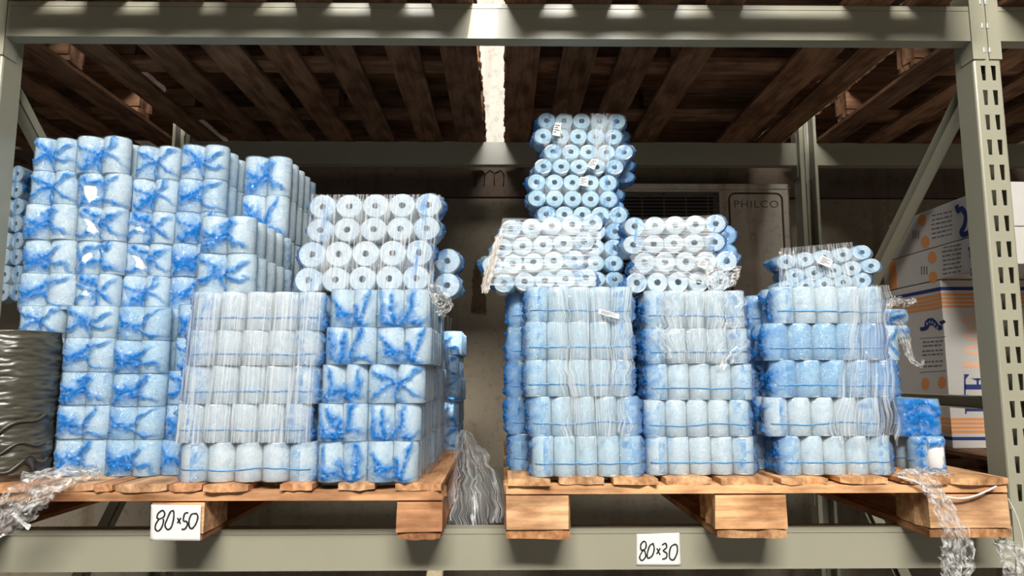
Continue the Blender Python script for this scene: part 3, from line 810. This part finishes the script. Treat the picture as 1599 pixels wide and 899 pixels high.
def sign(label, corners, Y, strokes, z):
    tl, tr, br, bl = [at(x, y, Y) for x, y in corners]
    root = empty('paper_sign', (tl + tr + br + bl) / 4); tag(root, label, 'sign', None)
    n = 12; vs = []; fs = []
    for i in range(n + 1):
        for j in range(n + 1):
            u, v = i / n, j / n
            p = (tl * (1 - u) + tr * u) * (1 - v) + (bl * (1 - u) + br * u) * v - root.location
            p.y -= .0011 * abs(fbm(u * 3 + z, v * 3, z)) * (1 if 0 < i < n else .4)
            vs.append(p)
    for i in range(n):
        for j in range(n): fs.append((i * (n + 1) + j, i * (n + 1) + j + 1, (i + 1) * (n + 1) + j + 1, (i + 1) * (n + 1) + j))
    sh = obj('sheet', mesh('sheet', vs, fs, True), M['sheet'], root)
    md = sh.modifiers.new('thick', 'SOLIDIFY'); md.thickness = .0004; md.offset = 1
    for st in strokes: ribbon('pen_stroke', [at(x, y, Y - .0018) for x, y in st], .0042, (0, -1, 0), M['ink'], root)
    return root
def zz(lst, ox, oy, s): return [[(ox + x / s, oy + y / s) for x, y in st] for st in lst]
sign('white paper reading 80x50 in black marker on a pallet block', [(236, 787.5), (314, 788.5), (312.5, 844), (234.5, 844)], -.1365,
     zz([[(215, 430), (285, 400), (305, 350), (285, 305), (250, 308), (205, 350), (192, 410), (215, 430), (175, 500), (165, 570), (205, 605), (255, 560), (285, 480), (285, 425)],
         [(435, 300), (390, 320), (340, 430), (310, 520), (345, 580), (400, 550), (435, 430), (440, 330), (428, 302)],
         [(495, 410), (540, 500)], [(545, 410), (490, 490)],
         [(655, 335), (602, 345), (580, 450), (625, 462), (640, 510), (600, 575), (555, 575)],
         [(760, 345), (700, 360), (665, 450), (670, 540), (710, 565), (765, 500), (795, 400), (775, 350), (750, 346)]], 225, 765, 9.467), 1)
sign('white paper reading 80x30 in black marker stuck on the lower beam', [(994, 833.5), (1061, 831.5), (1063, 882.5), (994, 882.5)], -.0022,
     zz([[(870, 700), (890, 685), (892, 655), (880, 643), (862, 660), (860, 690), (870, 700), (853, 740), (868, 760), (890, 735), (884, 702), (872, 698)],
         [(940, 655), (915, 670), (900, 720), (905, 745), (930, 730), (942, 690), (935, 655)],
         [(958, 685), (978, 725)], [(979, 685), (957, 720)],
         [(990, 667), (1010, 655), (1018, 680), (997, 700), (1018, 715), (1015, 743), (990, 752)],
         [(1070, 660), (1042, 680), (1035, 740), (1060, 755), (1082, 710), (1080, 668), (1066, 660)]], 780, 680, 3.9), 2)

def ell(c, a, b, fn, n=22): return [fn(c[0] + a * math.cos(2 * math.pi * k / n), c[1] + b * math.sin(2 * math.pi * k / n)) for k in range(n)]
CX = 1.48
LX = lambda x, y: atx(x, y, CX - .0006)
def carton(label, y0, y1, z0, z1, x1, yaw=0):
    root = empty('carton', ((CX + x1) / 2, (y0 + y1) / 2, z0)); tag(root, label, 'carton', 'printed cartons in the next bay')
    o = root.location
    obj('body', boxes('carton_body', [(CX - o.x, x1 - o.x, y0 - o.y, y1 - o.y, 0, z1 - z0)], .003), M['carton'], root)
    seam = boxes('tape', [(CX - .0004 - o.x, CX - o.x, y0 - o.y, y1 - o.y, (z1 - z0) * .985, (z1 - z0) * .995)])
    return root
def band(root, nm, z0, z1, y0, y1, x1, mat):
    """printed stripe running round the left side and the front"""
    o = root.location; e = .0006
    obj(nm, boxes(nm, [(CX - e - o.x, CX + .001 - o.x, y0 - o.y, y1 - o.y, z0 - o.z, z1 - o.z), (CX - e - o.x, x1 - o.x, y0 - e - o.y, y0 + .001 - o.y, z0 - o.z, z1 - o.z)]), mat, root)
NXM = (-1, 0, 0); NYM = (0, -1, 0)
c1y = .45
c1 = carton('big white carton standing with orange stripes and large 1000 print', c1y, 1.02, 1.36, 1.918, 1.95)
band(c1, 'print_stripe', 1.883, 1.895, c1y, 1.02, 1.95, M['navy'])
for k in range(4): band(c1, 'print_stripe', 1.8735 - .0135 * k - .0095, 1.8735 - .0135 * k, c1y, 1.02, 1.95, M['orange'])
for k in range(4): band(c1, 'print_stripe', 1.459 - .0135 * k - .0095, 1.459 - .0135 * k, c1y, 1.02, 1.95, M['orange'])
band(c1, 'print_stripe', 1.386, 1.397, c1y, 1.02, 1.95, M['navy'])
FY = lambda x, y: at(x, y, c1y - .0006)
def glyph(polys, mat, nm='print_letter'):
    for p in polys: slab(nm, [FY(x, y) for x, y in p], NYM, .0003, mat, c1)
def zero(cx, cy):
    n = 20; O = [(cx + 23 * math.cos(2 * math.pi * k / n), cy + 8.6 * math.sin(2 * math.pi * k / n)) for k in range(n)]
    I = [(cx + 20.5 * math.cos(2 * math.pi * k / n), cy + 3.1 * math.sin(2 * math.pi * k / n)) for k in range(n)]
    o = c1.location
    vs = [FY(x, y) - o for x, y in O + I]
    obj('print_letter', mesh('print_letter', vs, [(k, (k + 1) % n, n + (k + 1) % n, n + k) for k in range(n)]), M['peach'], c1)
zero(1525.5, 501); zero(1526.5, 523.5); zero(1527.5, 546.5)
glyph([[(1504, 565), (1553, 565.5), (1553, 573), (1504, 572.5)], [(1506, 572), (1509, 577), (1510, 572)]], M['peach'])
glyph([[(1506, 600), (1556, 600), (1556, 608), (1506, 608)], [(1505.5, 584), (1508, 584), (1508, 617), (1505.5, 617)], [(1508, 584), (1514, 584), (1508, 592)], [(1525, 600), (1525, 590), (1528.5, 590), (1528.5, 600)], [(1516, 590.5), (1536, 590.5), (1526.5, 595)]], M['navy'])
glyph([[(1507, 628), (1507, 646), (1509.5, 646), (1509.5, 628)], [(1508, 634), (1548, 634), (1548, 642), (1508, 642)], [(1509, 616), (1512, 616), (1512, 626), (1509, 626)]], M['navy'])
def words(root, x0, x1, ys, skew, mat, n=3, h=2.2):
    """rows of small print too small to read: short bars"""
    rs = random.Random(int(x0 * 7 + ys[0]))
    for y in ys:
        x = x0 + rs.uniform(0, 2)
        while x < x1 - 2:
            wd = rs.uniform(3, 8); e = min(x1, x + wd)
            slab('small_print', [LX(a, b) for a, b in ((x, y + skew * (x - x0)), (e, y + skew * (e - x0)), (e, y + h + skew * (e - x0)), (x, y + h + skew * (x - x0)))], NXM, .0003, mat, root)
            x = e + rs.uniform(1.2, 2.2)
# left side of the big carton: ribbon emblem, text panel, discs
def emblem(root, pts, wd):
    ribbon('emblem', [LX(x, y) for x, y in pts], wd, NXM, M['navy'], root)
for pl in ([(1443, 512), (1444, 502), (1449, 497), (1456, 496), (1461, 500), (1466, 507), (1471, 508), (1472, 513), (1468, 516), (1463, 514), (1457, 508), (1452, 508), (1449, 514)], [(1436, 511), (1444, 510), (1448, 515), (1438, 517)], [(1466, 502), (1474, 499), (1477, 503), (1470, 507)]):
    slab('emblem', [LX(x, y) for x, y in pl], NXM, .0003, M['navy'], c1)
for x, y in ((1447, 503), (1451, 500.5), (1455, 501), (1459, 504), (1463, 509)):
    slab('emblem_mark', [atx(x + a_, y + b_, CX - .0010) for a_, b_ in ((0, 0), (1.4, .4), (1, 4.5), (-.4, 4))], NXM, .0002, M['carton'], c1)
for y in (525, 578): slab('print_line', [LX(a, b) for a, b in ((1436, y + 3), (1477, y), (1477, y + .8), (1436, y + 3.8))], NXM, .0003, M['greyprint'], c1)
words(c1, 1440, 1472, [533, 539, 547, 553, 564, 571], -.06, M['greyprint'], h=2.4)
for cx, cy in ((1445, 599), (1471, 597)): slab('print_disc', ell((cx, cy), 6.4, 9.6, LX), NXM, .0003, M['orange'], c1)
# the two cartons lying on top
z12 = 2.032; z13 = 2.168
c2 = carton('lower flat carton with two orange discs under the diagonal brace', .12, .80, 1.921, z12, 1.98)
c3 = carton('topmost flat carton with blue ribbon emblem behind the brace', .12, .74, z12 + .002, z13, 1.98)
obj('print_band', boxes('print_band', [(CX - .0006 - c2.location.x, CX - c2.location.x, .71 - c2.location.y, .76 - c2.location.y, .002, .108)]), M['orange'], c2)
for (cx, cy), r in (((1455.6, 401.5), c2), ((1457, 432.7), c2), ((1440, 344), c3), ((1445, 377.5), c3)): slab('print_disc', ell((cx, cy), 6.8, 9.2, LX), NXM, .0003, M['orange'], r)
for (x, y), r in (((1443, 422), c2), ((1430, 366), c3)):
    for k in (-4, 0, 4): slab('print_mark', [LX(a, b) for a, b in ((x + k - .8, y - 6), (x + k + .8, y - 7), (x + k + 1.2, y + 6), (x + k - .4, y + 7))], NXM, .0003, M['greyprint'], r)
words(c2, 1471, 1502, [386, 392, 399, 406, 413, 420, 427], -.18, M['greyprint'], h=2.0)
words(c3, 1454, 1487, [336, 343, 350, 357, 364, 371], -.22, M['greyprint'], h=2.0)
emblem(c3, [(1494, 320), (1496, 328), (1502, 326), (1508, 336), (1506, 352), (1501, 362), (1506, 366), (1512, 363)], .020)
emblem(c2, [(1513, 386), (1516, 392), (1516, 402)], .012)
emblem(c2, [(1517, 418), (1519, 424), (1517, 430)], .014)
# what carries the cartons: a pallet in the next bay
rp = empty('wooden_pallet', (1.9, .45, ZB)); tag(rp, 'shaded pallet under the cartons beyond the perforated upright', 'pallet', 'pallets on the lower beams')
for i in range(7): plank(rp, 'deck_board', 1.455 + .155 * i, 1.585 + .155 * i, .10, 1.1, 1.3595, .018, 'Y', OLD, 700 + i)
for i, yy in enumerate((.10, .55, 1.0)):
    plank(rp, 'stringer_board', 1.455, 2.52, yy, yy + .1, 1.341, .022, 'X', OLD, 720 + i)
    for q in range(3):
        plank(rp, 'block', 1.455 + .47 * q, 1.575 + .47 * q, yy, yy + .1, 1.319, .0935, 'X', OLD, 730 + 3 * i + q, .003)
for q in range(3): plank(rp, 'bottom_board', 1.455 + .47 * q, 1.575 + .47 * q, .02, 1.2, 1.2255, .0195, 'Y', OLD, 750 + q)

# ------------------------------------------------------------------ air conditioner outdoor unit on the wall
AY = 1.33
az1 = at(1100, 287, AY).z; ax1 = at(1234, 330, AY).x; ax0 = ax1 - .90; az0 = az1 - .60
ac = empty('air_conditioner', ((ax0 + ax1) / 2, AY + .14, az0)); tag(ac, 'stained cream outdoor air conditioner unit on the wall behind the rolls', 'air conditioner')
L_ = lambda x, y, z: Vector((x, y, z)) - ac.location
def acbox(nm, x0, x1, y0, y1, z0, z1, m, bv=0.0):
    a = L_(x0, y0, z0); b = L_(x1, y1, z1)
    return obj(nm, boxes(nm, [(a.x, b.x, a.y, b.y, a.z, b.z)], bv), m, ac)
gx0, gx1 = ax0 + .05, at(1124, 330, AY).x
gz1 = at(1000, 299, AY).z; gz0 = gz1 - .50
for nm, b in (('casing', (ax0, gx0, AY, AY + .28, az0, az1 - .028)), ('casing', (gx1, ax1, AY, AY + .28, az0, az1 - .028)), ('casing', (gx0, gx1, AY, AY + .28, gz1, az1 - .028)), ('casing', (gx0, gx1, AY, AY + .28, az0, gz0))):
    acbox(nm, *b, M['ac'])
acbox('lid', ax0 - .006, ax1 + .006, AY - .006, AY + .286, az1 - .026, az1, M['ac'], .005)
acbox('fan_well', gx0, gx1, AY + .10, AY + .28, gz0, gz1, M['acdark'])
for k in range(30):
    z = gz0 + .008 + (gz1 - gz0 - .012) * k / 29
    acbox('grille_bar', gx0, gx1, AY + .002, AY + .007, z - .0018, z + .0018, M['grille'])
for k in range(5):
    x = gx0 + (gx1 - gx0) * (k + .5) / 5
    acbox('grille_rib', x - .002, x + .002, AY + .007, AY + .012, gz0, gz1, M['grille'])
fc = (ax0 + .05 + (gx1 - gx0) / 2, (gz0 + gz1) / 2)
hub = tube('fan_hub', [L_(fc[0], AY + .05, fc[1]), L_(fc[0], AY + .10, fc[1])], .05, 20); obj('fan_hub', hub, M['acdark'], ac)
for k in range(3):
    a = 2 * math.pi * k / 3
    vs = []; fs = []
    for i in range(6):
        for sgn in (-1, 1):
            r = .05 + .17 * i / 5; an = a + sgn * (.30 + .05 * i)
            vs.append(L_(fc[0] + r * math.cos(an), AY + .075 + sgn * .018, fc[1] + r * math.sin(an)))
    for i in range(5): fs.append((2 * i, 2 * i + 1, 2 * i + 3, 2 * i + 2))
    o = obj('fan_blade', mesh('fan_blade', vs, fs, True), M['acdark'], ac); md = o.modifiers.new('t', 'SOLIDIFY'); md.thickness = .003
# raised-rim service panel with lettering
px0, px1, pz1, pz0 = at(1139, 330, AY).x, at(1222, 330, AY).x, at(1180, 302, AY).z, az0 + .06
pts = []
rr = .03
for cx, cz, a0 in ((px1 - rr, pz1 - rr, 0), (px0 + rr, pz1 - rr, 90), (px0 + rr, pz0 + rr, 180), (px1 - rr, pz0 + rr, 270)):
    for k in range(6):
        an = math.radians(a0 + 18 * k); pts.append(L_(cx + rr * math.cos(an), AY - .001, cz + rr * math.sin(an)))
obj('panel_rim', tube('panel_rim', pts, .0045, 6, True), M['rust'], ac)
fcu = bpy.data.curves.new('lettering', 'FONT'); fcu.body = 'PHILCO'; fcu.size = .075; fcu.extrude = .001; fcu.space_character = 1.12
fo = bpy.data.objects.new('lettering_tmp', fcu); COL.objects.link(fo)
dg = bpy.context.evaluated_depsgraph_get(); lm = bpy.data.meshes.new_from_object(fo.evaluated_get(dg)); bpy.data.objects.remove(fo)
xs_ = [v.co.x for v in lm.vertices]; tw_ = at(1214, 316, AY).x - at(1145, 316, AY).x; sc_ = tw_ / (max(xs_) - min(xs_))
lt = obj('lettering', lm, M['emboss'], ac)
lt.matrix_local = Matrix.Translation(L_(at(1145, 316, AY).x, AY - .001, at(1180, 324, AY).z)) @ Matrix.Rotation(math.pi / 2, 4, 'X') @ Matrix.Diagonal((sc_, .85 * sc_, 1, 1))
for x in (ax0 + .12, ax1 - .12):
    acbox('wall_bracket', x - .02, x + .02, AY + .02, WY, az0 - .035, az0, M['rust'])
    acbox('wall_bracket', x - .02, x + .02, WY - .03, WY, az0 - .30, az0, M['rust'])

# ------------------------------------------------------------------ dark wound bundle
bx, by, bz0, bz1, br = -1.279, -0.032, DL, 1.714, .110
bd = empty('strapping_bundle', (bx, by, bz0)); tag(bd, 'dark olive shiny bundle of wound strands standing at the pallet end', 'bundle')
nr, ns = 120, 110; vs = []; fs = []
for i in range(nr + 1):
    v = i / nr; z = (bz1 - bz0) * v
    for k in range(ns):
        a = 2 * math.pi * k / ns
        ca, sa = math.cos(a), math.sin(a)
        st = fbm(ca * 1.6 + 3, sa * 1.6, z * 62, 3); st2 = fbm(ca * 4, sa * 4 + 8, z * 150, 3)
        tw2 = z + .012 * math.sin(a * 2 + 1) + .02 * fbm(ca, sa, z * 4)
        rdg = 1 - min(1, abs(fbm(ca * .9, sa * .9, tw2 * 55, 3)) * 4)
        r = br * (1 - .05 * (1 - v) ** 2 - .10 * max(0, v - .93) / .07 * .3 - .06 * max(0, .05 - v) / .05) + .004 * st + .0022 * st2 - .0028 * rdg
        vs.append((r * ca, r * sa, z))
top = len(vs)
for k in range(ns): a = 2 * math.pi * k / ns; vs.append((br * .55 * math.cos(a), br * .55 * math.sin(a), bz1 - bz0 - .004))
for k in range(ns): a = 2 * math.pi * k / ns; vs.append((br * .5 * math.cos(a), br * .5 * math.sin(a), bz1 - bz0 - .25))
for i in range(nr + 2):
    for k in range(ns): fs.append((i * ns + k, i * ns + (k + 1) % ns, (i + 1) * ns + (k + 1) % ns, (i + 1) * ns + k))
obj('winding', mesh('winding', vs, fs, True), M['bundle'], bd)
def ringpts(z0, z1, a0, a1, r, n=24): return [(r * math.cos(a0 + (a1 - a0) * i / n), r * math.sin(a0 + (a1 - a0) * i / n), z0 + (z1 - z0) * i / n + .01 * math.sin(i * .5)) for i in range(n + 1)]
obj('loose_strand', tube('loose_strand', ringpts(.06, .17, -2.2, -.15, br + .002), .004, 6), M['bundle'], bd)
obj('loose_strand', tube('loose_strand', ringpts(.05, .10, -1.9, -.1, br + .001), .003, 6), M['bundle'], bd)
obj('loose_strand', tube('loose_strand', ringpts(.02, .055, -1.5, .0, br + .001), .003, 6), M['bundle'], bd)
kz = [(br * .97 * math.cos(-.5), br * .97 * math.sin(-.5), .05)]
kn = tube('knot', [(br * .93, -.055, .052), (br * 1.0, -.062, .046), (br * 1.06, -.066, .040), (br * 1.18, -.075, .022)], [.011, .013, .007, .003], 8); obj('knot', kn, M['acdark'], bd)

# ------------------------------------------------------------------ clear film and scraps
def film_sheet(label, q, Y, mat, streak='v', amp=.003, nu=36, nv=36, seed=0, bulge=0.0, rag=0.0, Y2=None):
    """hanging film: q = top-left, top-right, bottom-right, bottom-left picture points on plane Y (Y2 at the bottom)"""
    Y2 = Y if Y2 is None else Y2
    tl, tr = at(*q[0], Y), at(*q[1], Y); br_, bl = at(*q[2], Y2), at(*q[3], Y2)
    c = (tl + tr + br_ + bl) / 4; vs = []; fs = []; uvs = []
    for i in range(nu + 1):
        for j in range(nv + 1):
            u, v = i / nu, j / nv
            rg = rag * fbm(u * 5 + seed, 0, 1.3) if v > .5 else 0
            rx = rag * fbm(v * 5 + seed, 7, 2.3) * (2 * u - 1)
            vv = v + rg * (v - .5) * 2; uu = u + rx
            p = (tl * (1 - uu) + tr * uu) * (1 - vv) + (bl * (1 - uu) + br_ * uu) * vv
            a, b = (u * 26, v * 2.5) if streak == 'v' else (u * 2.5, v * 26)
            p.y -= amp * (fbm(a + seed, b, seed * 1.7, 3) + .5) + bulge * math.sin(math.pi * u) * math.sin(math.pi * v)
            vs.append(p - c); uvs.append((u, v) if streak == 'v' else (v, u))
    for i in range(nu):
        for j in range(nv): fs.append((i * (nv + 1) + j, i * (nv + 1) + j + 1, (i + 1) * (nv + 1) + j + 1, (i + 1) * (nv + 1) + j))
    me = mesh('stretch_film', vs, fs, True)
    ul = me.uv_layers.new(name='UVMap')
    for l in me.loops: ul.data[l.index].uv = uvs[l.vertex_index]
    o = obj('stretch_film', me, mat); o.location = c; tag(o, label, 'plastic film', 'clear stretch film')
    return o

def scrap(label, pts, wds, mat, seed, amp=.014, fold=.5, nv=16, name='plastic_scrap', uvs_=(1, 1)):
    """crumpled sheet along a spine of (px, py, Y) with half-widths wds (m)"""
    P = [at(*p) for p in pts]; n = 10; S = []; Wd = []
    for i in range(len(P) - 1):
        p0 = P[max(0, i - 1)]; p1 = P[i]; p2 = P[i + 1]; p3 = P[min(len(P) - 1, i + 2)]
        for k in range(n):
            t = k / n
            S.append(.5 * ((2 * p1) + (p2 - p0) * t + (2 * p0 - 5 * p1 + 4 * p2 - p3) * t * t + (3 * p1 - p0 - 3 * p2 + p3) * t ** 3)); Wd.append(wds[i] * (1 - t) + wds[i + 1] * t)
    S.append(P[-1]); Wd.append(wds[-1]); c = sum(S, Vector()) / len(S); vs = []; fs = []; uv = []
    for i, s in enumerate(S):
        tg = (S[min(i + 1, len(S) - 1)] - S[max(i - 1, 0)]).normalized()
        sd = tg.cross(Vector((0, 1, 0)))
        sd = sd.normalized() if sd.length > .05 else Vector((1, 0, 0)); nn = sd.cross(tg)
        for j in range(nv + 1):
            v = -1 + 2 * j / nv
            w_ = Wd[i] * (1 + .25 * fbm(i * .25 + seed, 3, seed))
            q = s + sd * v * w_ + nn * (fold * w_ * math.sin(v * 5 + i * .12 + seed) * .5)
            q += Vector((fbm(i * .5 + seed, v * 3, 1), fbm(i * .5, v * 3 + seed, 2) - .5, fbm(i * .5, v * 3, 3 + seed))) * amp
            vs.append(q - c); uv.append((j / nv * uvs_[0], i / len(S) * uvs_[1]))
    for i in range(len(S) - 1):
        for j in range(nv): fs.append((i * (nv + 1) + j, i * (nv + 1) + j + 1, (i + 1) * (nv + 1) + j + 1, (i + 1) * (nv + 1) + j))
    me = mesh(name, vs, fs, True); ul = me.uv_layers.new(name='UVMap')
    for l in me.loops: ul.data[l.index].uv = uv[l.vertex_index]
    o = obj(name, me, mat); o.location = c; tag(o, label, 'plastic film', 'loose plastic scraps')
    return o

film_sheet('clear film with vertical glints over the whitish stack', [(298, 456), (503, 456), (486, 692), (274, 692)], -.136, M['clear'], seed=3)
film_sheet('clear film hanging over the crowning large roll ends', [(484, 304), (688, 304), (676, 454), (472, 454)], -.080, M['clear'], seed=8, amp=.006)
film_sheet('taut banded film across the lying packs before the tower', [(785, 340), (941, 345), (930, 447), (764, 446)], -.060, M['clear_x'], 'u', seed=5)
film_sheet('wrinkled film over the white roll ends on the middle stack', [(1004, 342), (1112, 336), (1110, 446), (985, 428)], -.072, M['clear_x'], 'u', amp=.006, seed=11, rag=.1)
film_sheet('loose film corner flapping off the lowest white roll ends', [(1096, 412), (1158, 416), (1147, 447), (1104, 455)], -.078, M['scrap'], amp=.012, seed=12, nu=16, nv=16)
film_sheet('whitish film draped down the stack nearest the perforated upright', [(1330, 445), (1386, 445), (1398, 690), (1300, 692)], -.120, M['clear'], seed=14, amp=.006, rag=.15)
film_sheet('film strip hanging down the middle stack', [(1030, 450), (1160, 455), (1150, 575), (1030, 560)], -.112, M['clear'], seed=15, amp=.005, rag=.2)
film_sheet('thin film streaks down the pallet-gap stack', [(860, 447), (985, 447), (985, 690), (880, 690)], -.132, M['clear'], seed=21, amp=.004, rag=.1)
film_sheet('narrow film ribbon down the tower, under its pale stickers', [(872, 180), (893, 180), (890, 236), (870, 236)], TY - .012, M['clear'], seed=17, amp=.008, nu=14)
film_sheet('narrow glossy film ribbon beside the tower top edge', [(922, 178), (958, 178), (950, 262), (926, 255)], TY - .012, M['clear_x'], seed=18, amp=.010, nu=14)
film_sheet('crinkled film over the tilted lying pack', [(1216, 388), (1330, 378), (1345, 445), (1216, 447)], .112, M['clear'], seed=19, amp=.006)
# film along the side of the folded-end stack, seen edge-on along the gap
vs = []; fs = []; uv = []
for i in range(31):
    for j in range(25):
        u, v = i / 30, j / 24
        vs.append((-.190 + .006 * fbm(u * 14, v * 2, 3) + .012 * u, -.13 + .68 * u, DL + .01 + (zb1 - DL - .03) * v)); uv.append((u, v))
for i in range(30):
    for j in range(24): fs.append((i * 25 + j, (i + 1) * 25 + j, (i + 1) * 25 + j + 1, i * 25 + j + 1))
me = mesh('stretch_film', vs, fs, True); ul = me.uv_layers.new(name='UVMap')
for l in me.loops: ul.data[l.index].uv = uv[l.vertex_index]
tag(obj('stretch_film', me, M['clear']), 'clear film along the side of the folded-end stack facing the gap', 'plastic film', 'clear stretch film')

scrap('twisted white film tail hanging beside the lying packs', [(788, 352, -.05), (778, 375, -.055), (768, 410, -.06), (760, 440, -.06), (757, 458, -.06)], [.005, .009, .012, .012, .009], mat_clear('gathered_white_film', .95, (9.0, 3.0), (.70, .64, .56), .36), 3, .004, .6, 10)
scrap('big crumpled clear plastic spilling over the worn pallet end', [(158, 736, -.09), (110, 742, -.135), (62, 762, -.155), (25, 795, -.165), (-12, 826, -.17)], [.010, .022, .045, .050, .030], M['scrap'], 5, .012, .5, 24, uvs_=(1, 2))
scrap('thin twisted plastic tail under the worn pallet end', [(20, 800, -.16), (34, 815, -.165), (47, 824, -.165)], [.006, .005, .006], M['cord'], 6, .002, .5, 8)
scrap('crumpled clear plastic streamer over the pine pallet front', [(1408, 740, -.12), (1443, 752, -.15), (1468, 785, -.162), (1490, 835, -.165), (1492, 875, -.165), (1480, 905, -.165)], [.012, .020, .026, .036, .040, .015], M['scrap'], 7, .009, .5, 20, uvs_=(1, 2))
scrap('crumpled clear plastic below the pine pallet corner', [(1555, 842, -.10), (1572, 858, -.11), (1588, 885, -.115), (1600, 912, -.115)], [.012, .030, .040, .045], M['scrap'], 9, .009, .5, 18)
scrap('see-through plastic sheet drooping in the gap between pallets', [(722, 672, .42), (728, 705, .34), (736, 750, .26), (742, 822, .20)], [.015, .045, .085, .11], M['clear'], 11, .010, .5, 20)
scrap('crumpled film tuft at the top of the folded-end stack', [(668, 452, -.10), (684, 460, -.12), (694, 474, -.13), (688, 492, -.13)], [.010, .024, .022, .008], M['scrap'], 13, .009, .7, 14)
scrap('small crumpled film on the pine deck under the torn pack', [(1398, 741, -.10), (1430, 740, -.11), (1462, 738, -.11), (1485, 742, -.10)], [.006, .012, .012, .005], M['scrap'], 15, .010, .6, 12)
scrap('film wisp above the lying pack end by the cartons', [(1384, 478, .10), (1398, 470, .12), (1412, 474, .13), (1428, 468, .14)], [.006, .012, .010, .004], M['scrap'], 17, .010, .6, 10)
scrap('curling film wisp hanging before the carton side', [(1398, 500, .10), (1412, 530, .12), (1422, 560, .12), (1438, 571, .12), (1441, 562, .12)], [.010, .016, .010, .004, .003], M['scrap'], 19, .006, .6, 10)
scrap('brown paper scrap hanging on the wall in the gap', [(746, 412, WY - .03), (745, 430, WY - .03), (748, 455, WY - .025), (747, 486, WY - .02)], [.006, .022, .034, .038], M['brown'], 21, .010, .4, 12, name='paper_scrap')

def cord(label, pts, r, mat, name='cord'):
    P = [at(*p) for p in pts]; S = []
    for i in range(len(P) - 1):
        p0 = P[max(0, i - 1)]; p1 = P[i]; p2 = P[i + 1]; p3 = P[min(len(P) - 1, i + 2)]
        for k in range(8):
            t = k / 8; S.append(.5 * ((2 * p1) + (p2 - p0) * t + (2 * p0 - 5 * p1 + 4 * p2 - p3) * t * t + (3 * p1 - p0 - 3 * p2 + p3) * t ** 3))
    S.append(P[-1]); c = S[0].copy()
    o = obj(name, tube(name, [s - c for s in S], r, 6), mat); o.location = c; tag(o, label, 'cord'); return o
cord('white cord looping along the pine pallet front edge', [(1402, 744, -.142), (1430, 752, -.150), (1462, 770, -.152), (1495, 778, -.150), (1525, 773, -.148), (1556, 759, -.146)], .0024, M['cord'])
cord('thin white thread hanging past the perforated upright', [(1574, 778, -.10), (1588, 806, -.11), (1597, 840, -.11), (1599, 870, -.11)], .0012, M['cord'])
# rusty hooks on the wall band
for i, (x, y0, y1, dx) in enumerate(((742, 268, 291, 4), (754, 266, 290, 5), (770, 266, 287, 5), (782, 266, 288, 5))):
    pass
hk = empty('wire_hooks', at(762, 268, WY - .02)); tag(hk, 'bent rusty wire hooks fixed to the wall band', 'hooks')
for pts in ([(742, 291), (741, 280), (744, 270), (752, 266), (757, 272), (756, 290)], [(757, 272), (765, 265), (772, 270), (772, 288)], [(772, 270), (782, 265), (787, 272), (786, 290)]):
    obj('wire', tube('wire', [at(x, y, WY - .02) - hk.location for x, y in pts], .0035, 6), M['rust'], hk)

# stickers on packs
def sticker(root, quad, Y):
    org = root.location; pm = Matrix.LocRotScale(root.location, root.rotation_euler, (1, 1, 1)).inverted()
    P = [pm @ at(x, y, Y) for x, y in quad]
    vs = P + [p + Vector((0, .0004, 0)) for p in P]
    st = obj('sticker', mesh('sticker', vs, [(0, 1, 2, 3), (7, 6, 5, 4), (0, 4, 5, 1), (1, 5, 6, 2), (2, 6, 7, 3), (3, 7, 4, 0)]), M['sheet'], root)
    def q(u, v): return (P[0] * (1 - u) + P[1] * u) * (1 - v) + (P[3] * (1 - u) + P[2] * u) * v - Vector((0, .0004, 0))
    for u0, u1, v0, v1 in ((.12, .80, .18, .26), (.12, .62, .36, .44), (.12, .86, .54, .62), (.12, .50, .72, .80)):
        obj('print', mesh('print', [q(u0, v0), q(u1, v0), q(u1, v1), q(u0, v1)], [(3, 2, 1, 0)]), M['tag_print'], st)
def find(lbl):
    return next(o for o in bpy.data.objects if o.get('label') == lbl)
tp = 'lying pack of pale roll ends'
sticker(find(f'{tp}, topmost in the tall roll-end tower'), [(867, 191), (877, 192), (874, 213), (862, 210)], TY - .022)
sticker(find(f'{tp}, second from top in the tall roll-end tower'), [(924, 248), (935, 249), (928, 265), (916, 259)], TY - .022)
sticker(find(f'{tp}, third from top in the tall roll-end tower'), [(906, 276), (919, 276), (918, 291), (904, 289)], TY - .022)
sticker(find('upper tilted lying pack of roll ends near the diagonal brace'), [(1284, 398), (1301, 407), (1296, 418), (1276, 410)], .098)
sticker(find('lower lying pack of white roll ends on the middle stack'), [(1094, 404), (1107, 408), (1102, 420), (1089, 415)], -.088)
sticker(find('light blue five-roll-wide pack, topmost in the stack beside the pallet gap'), [(936, 482), (967, 490), (966, 498), (934, 489)], -.138)
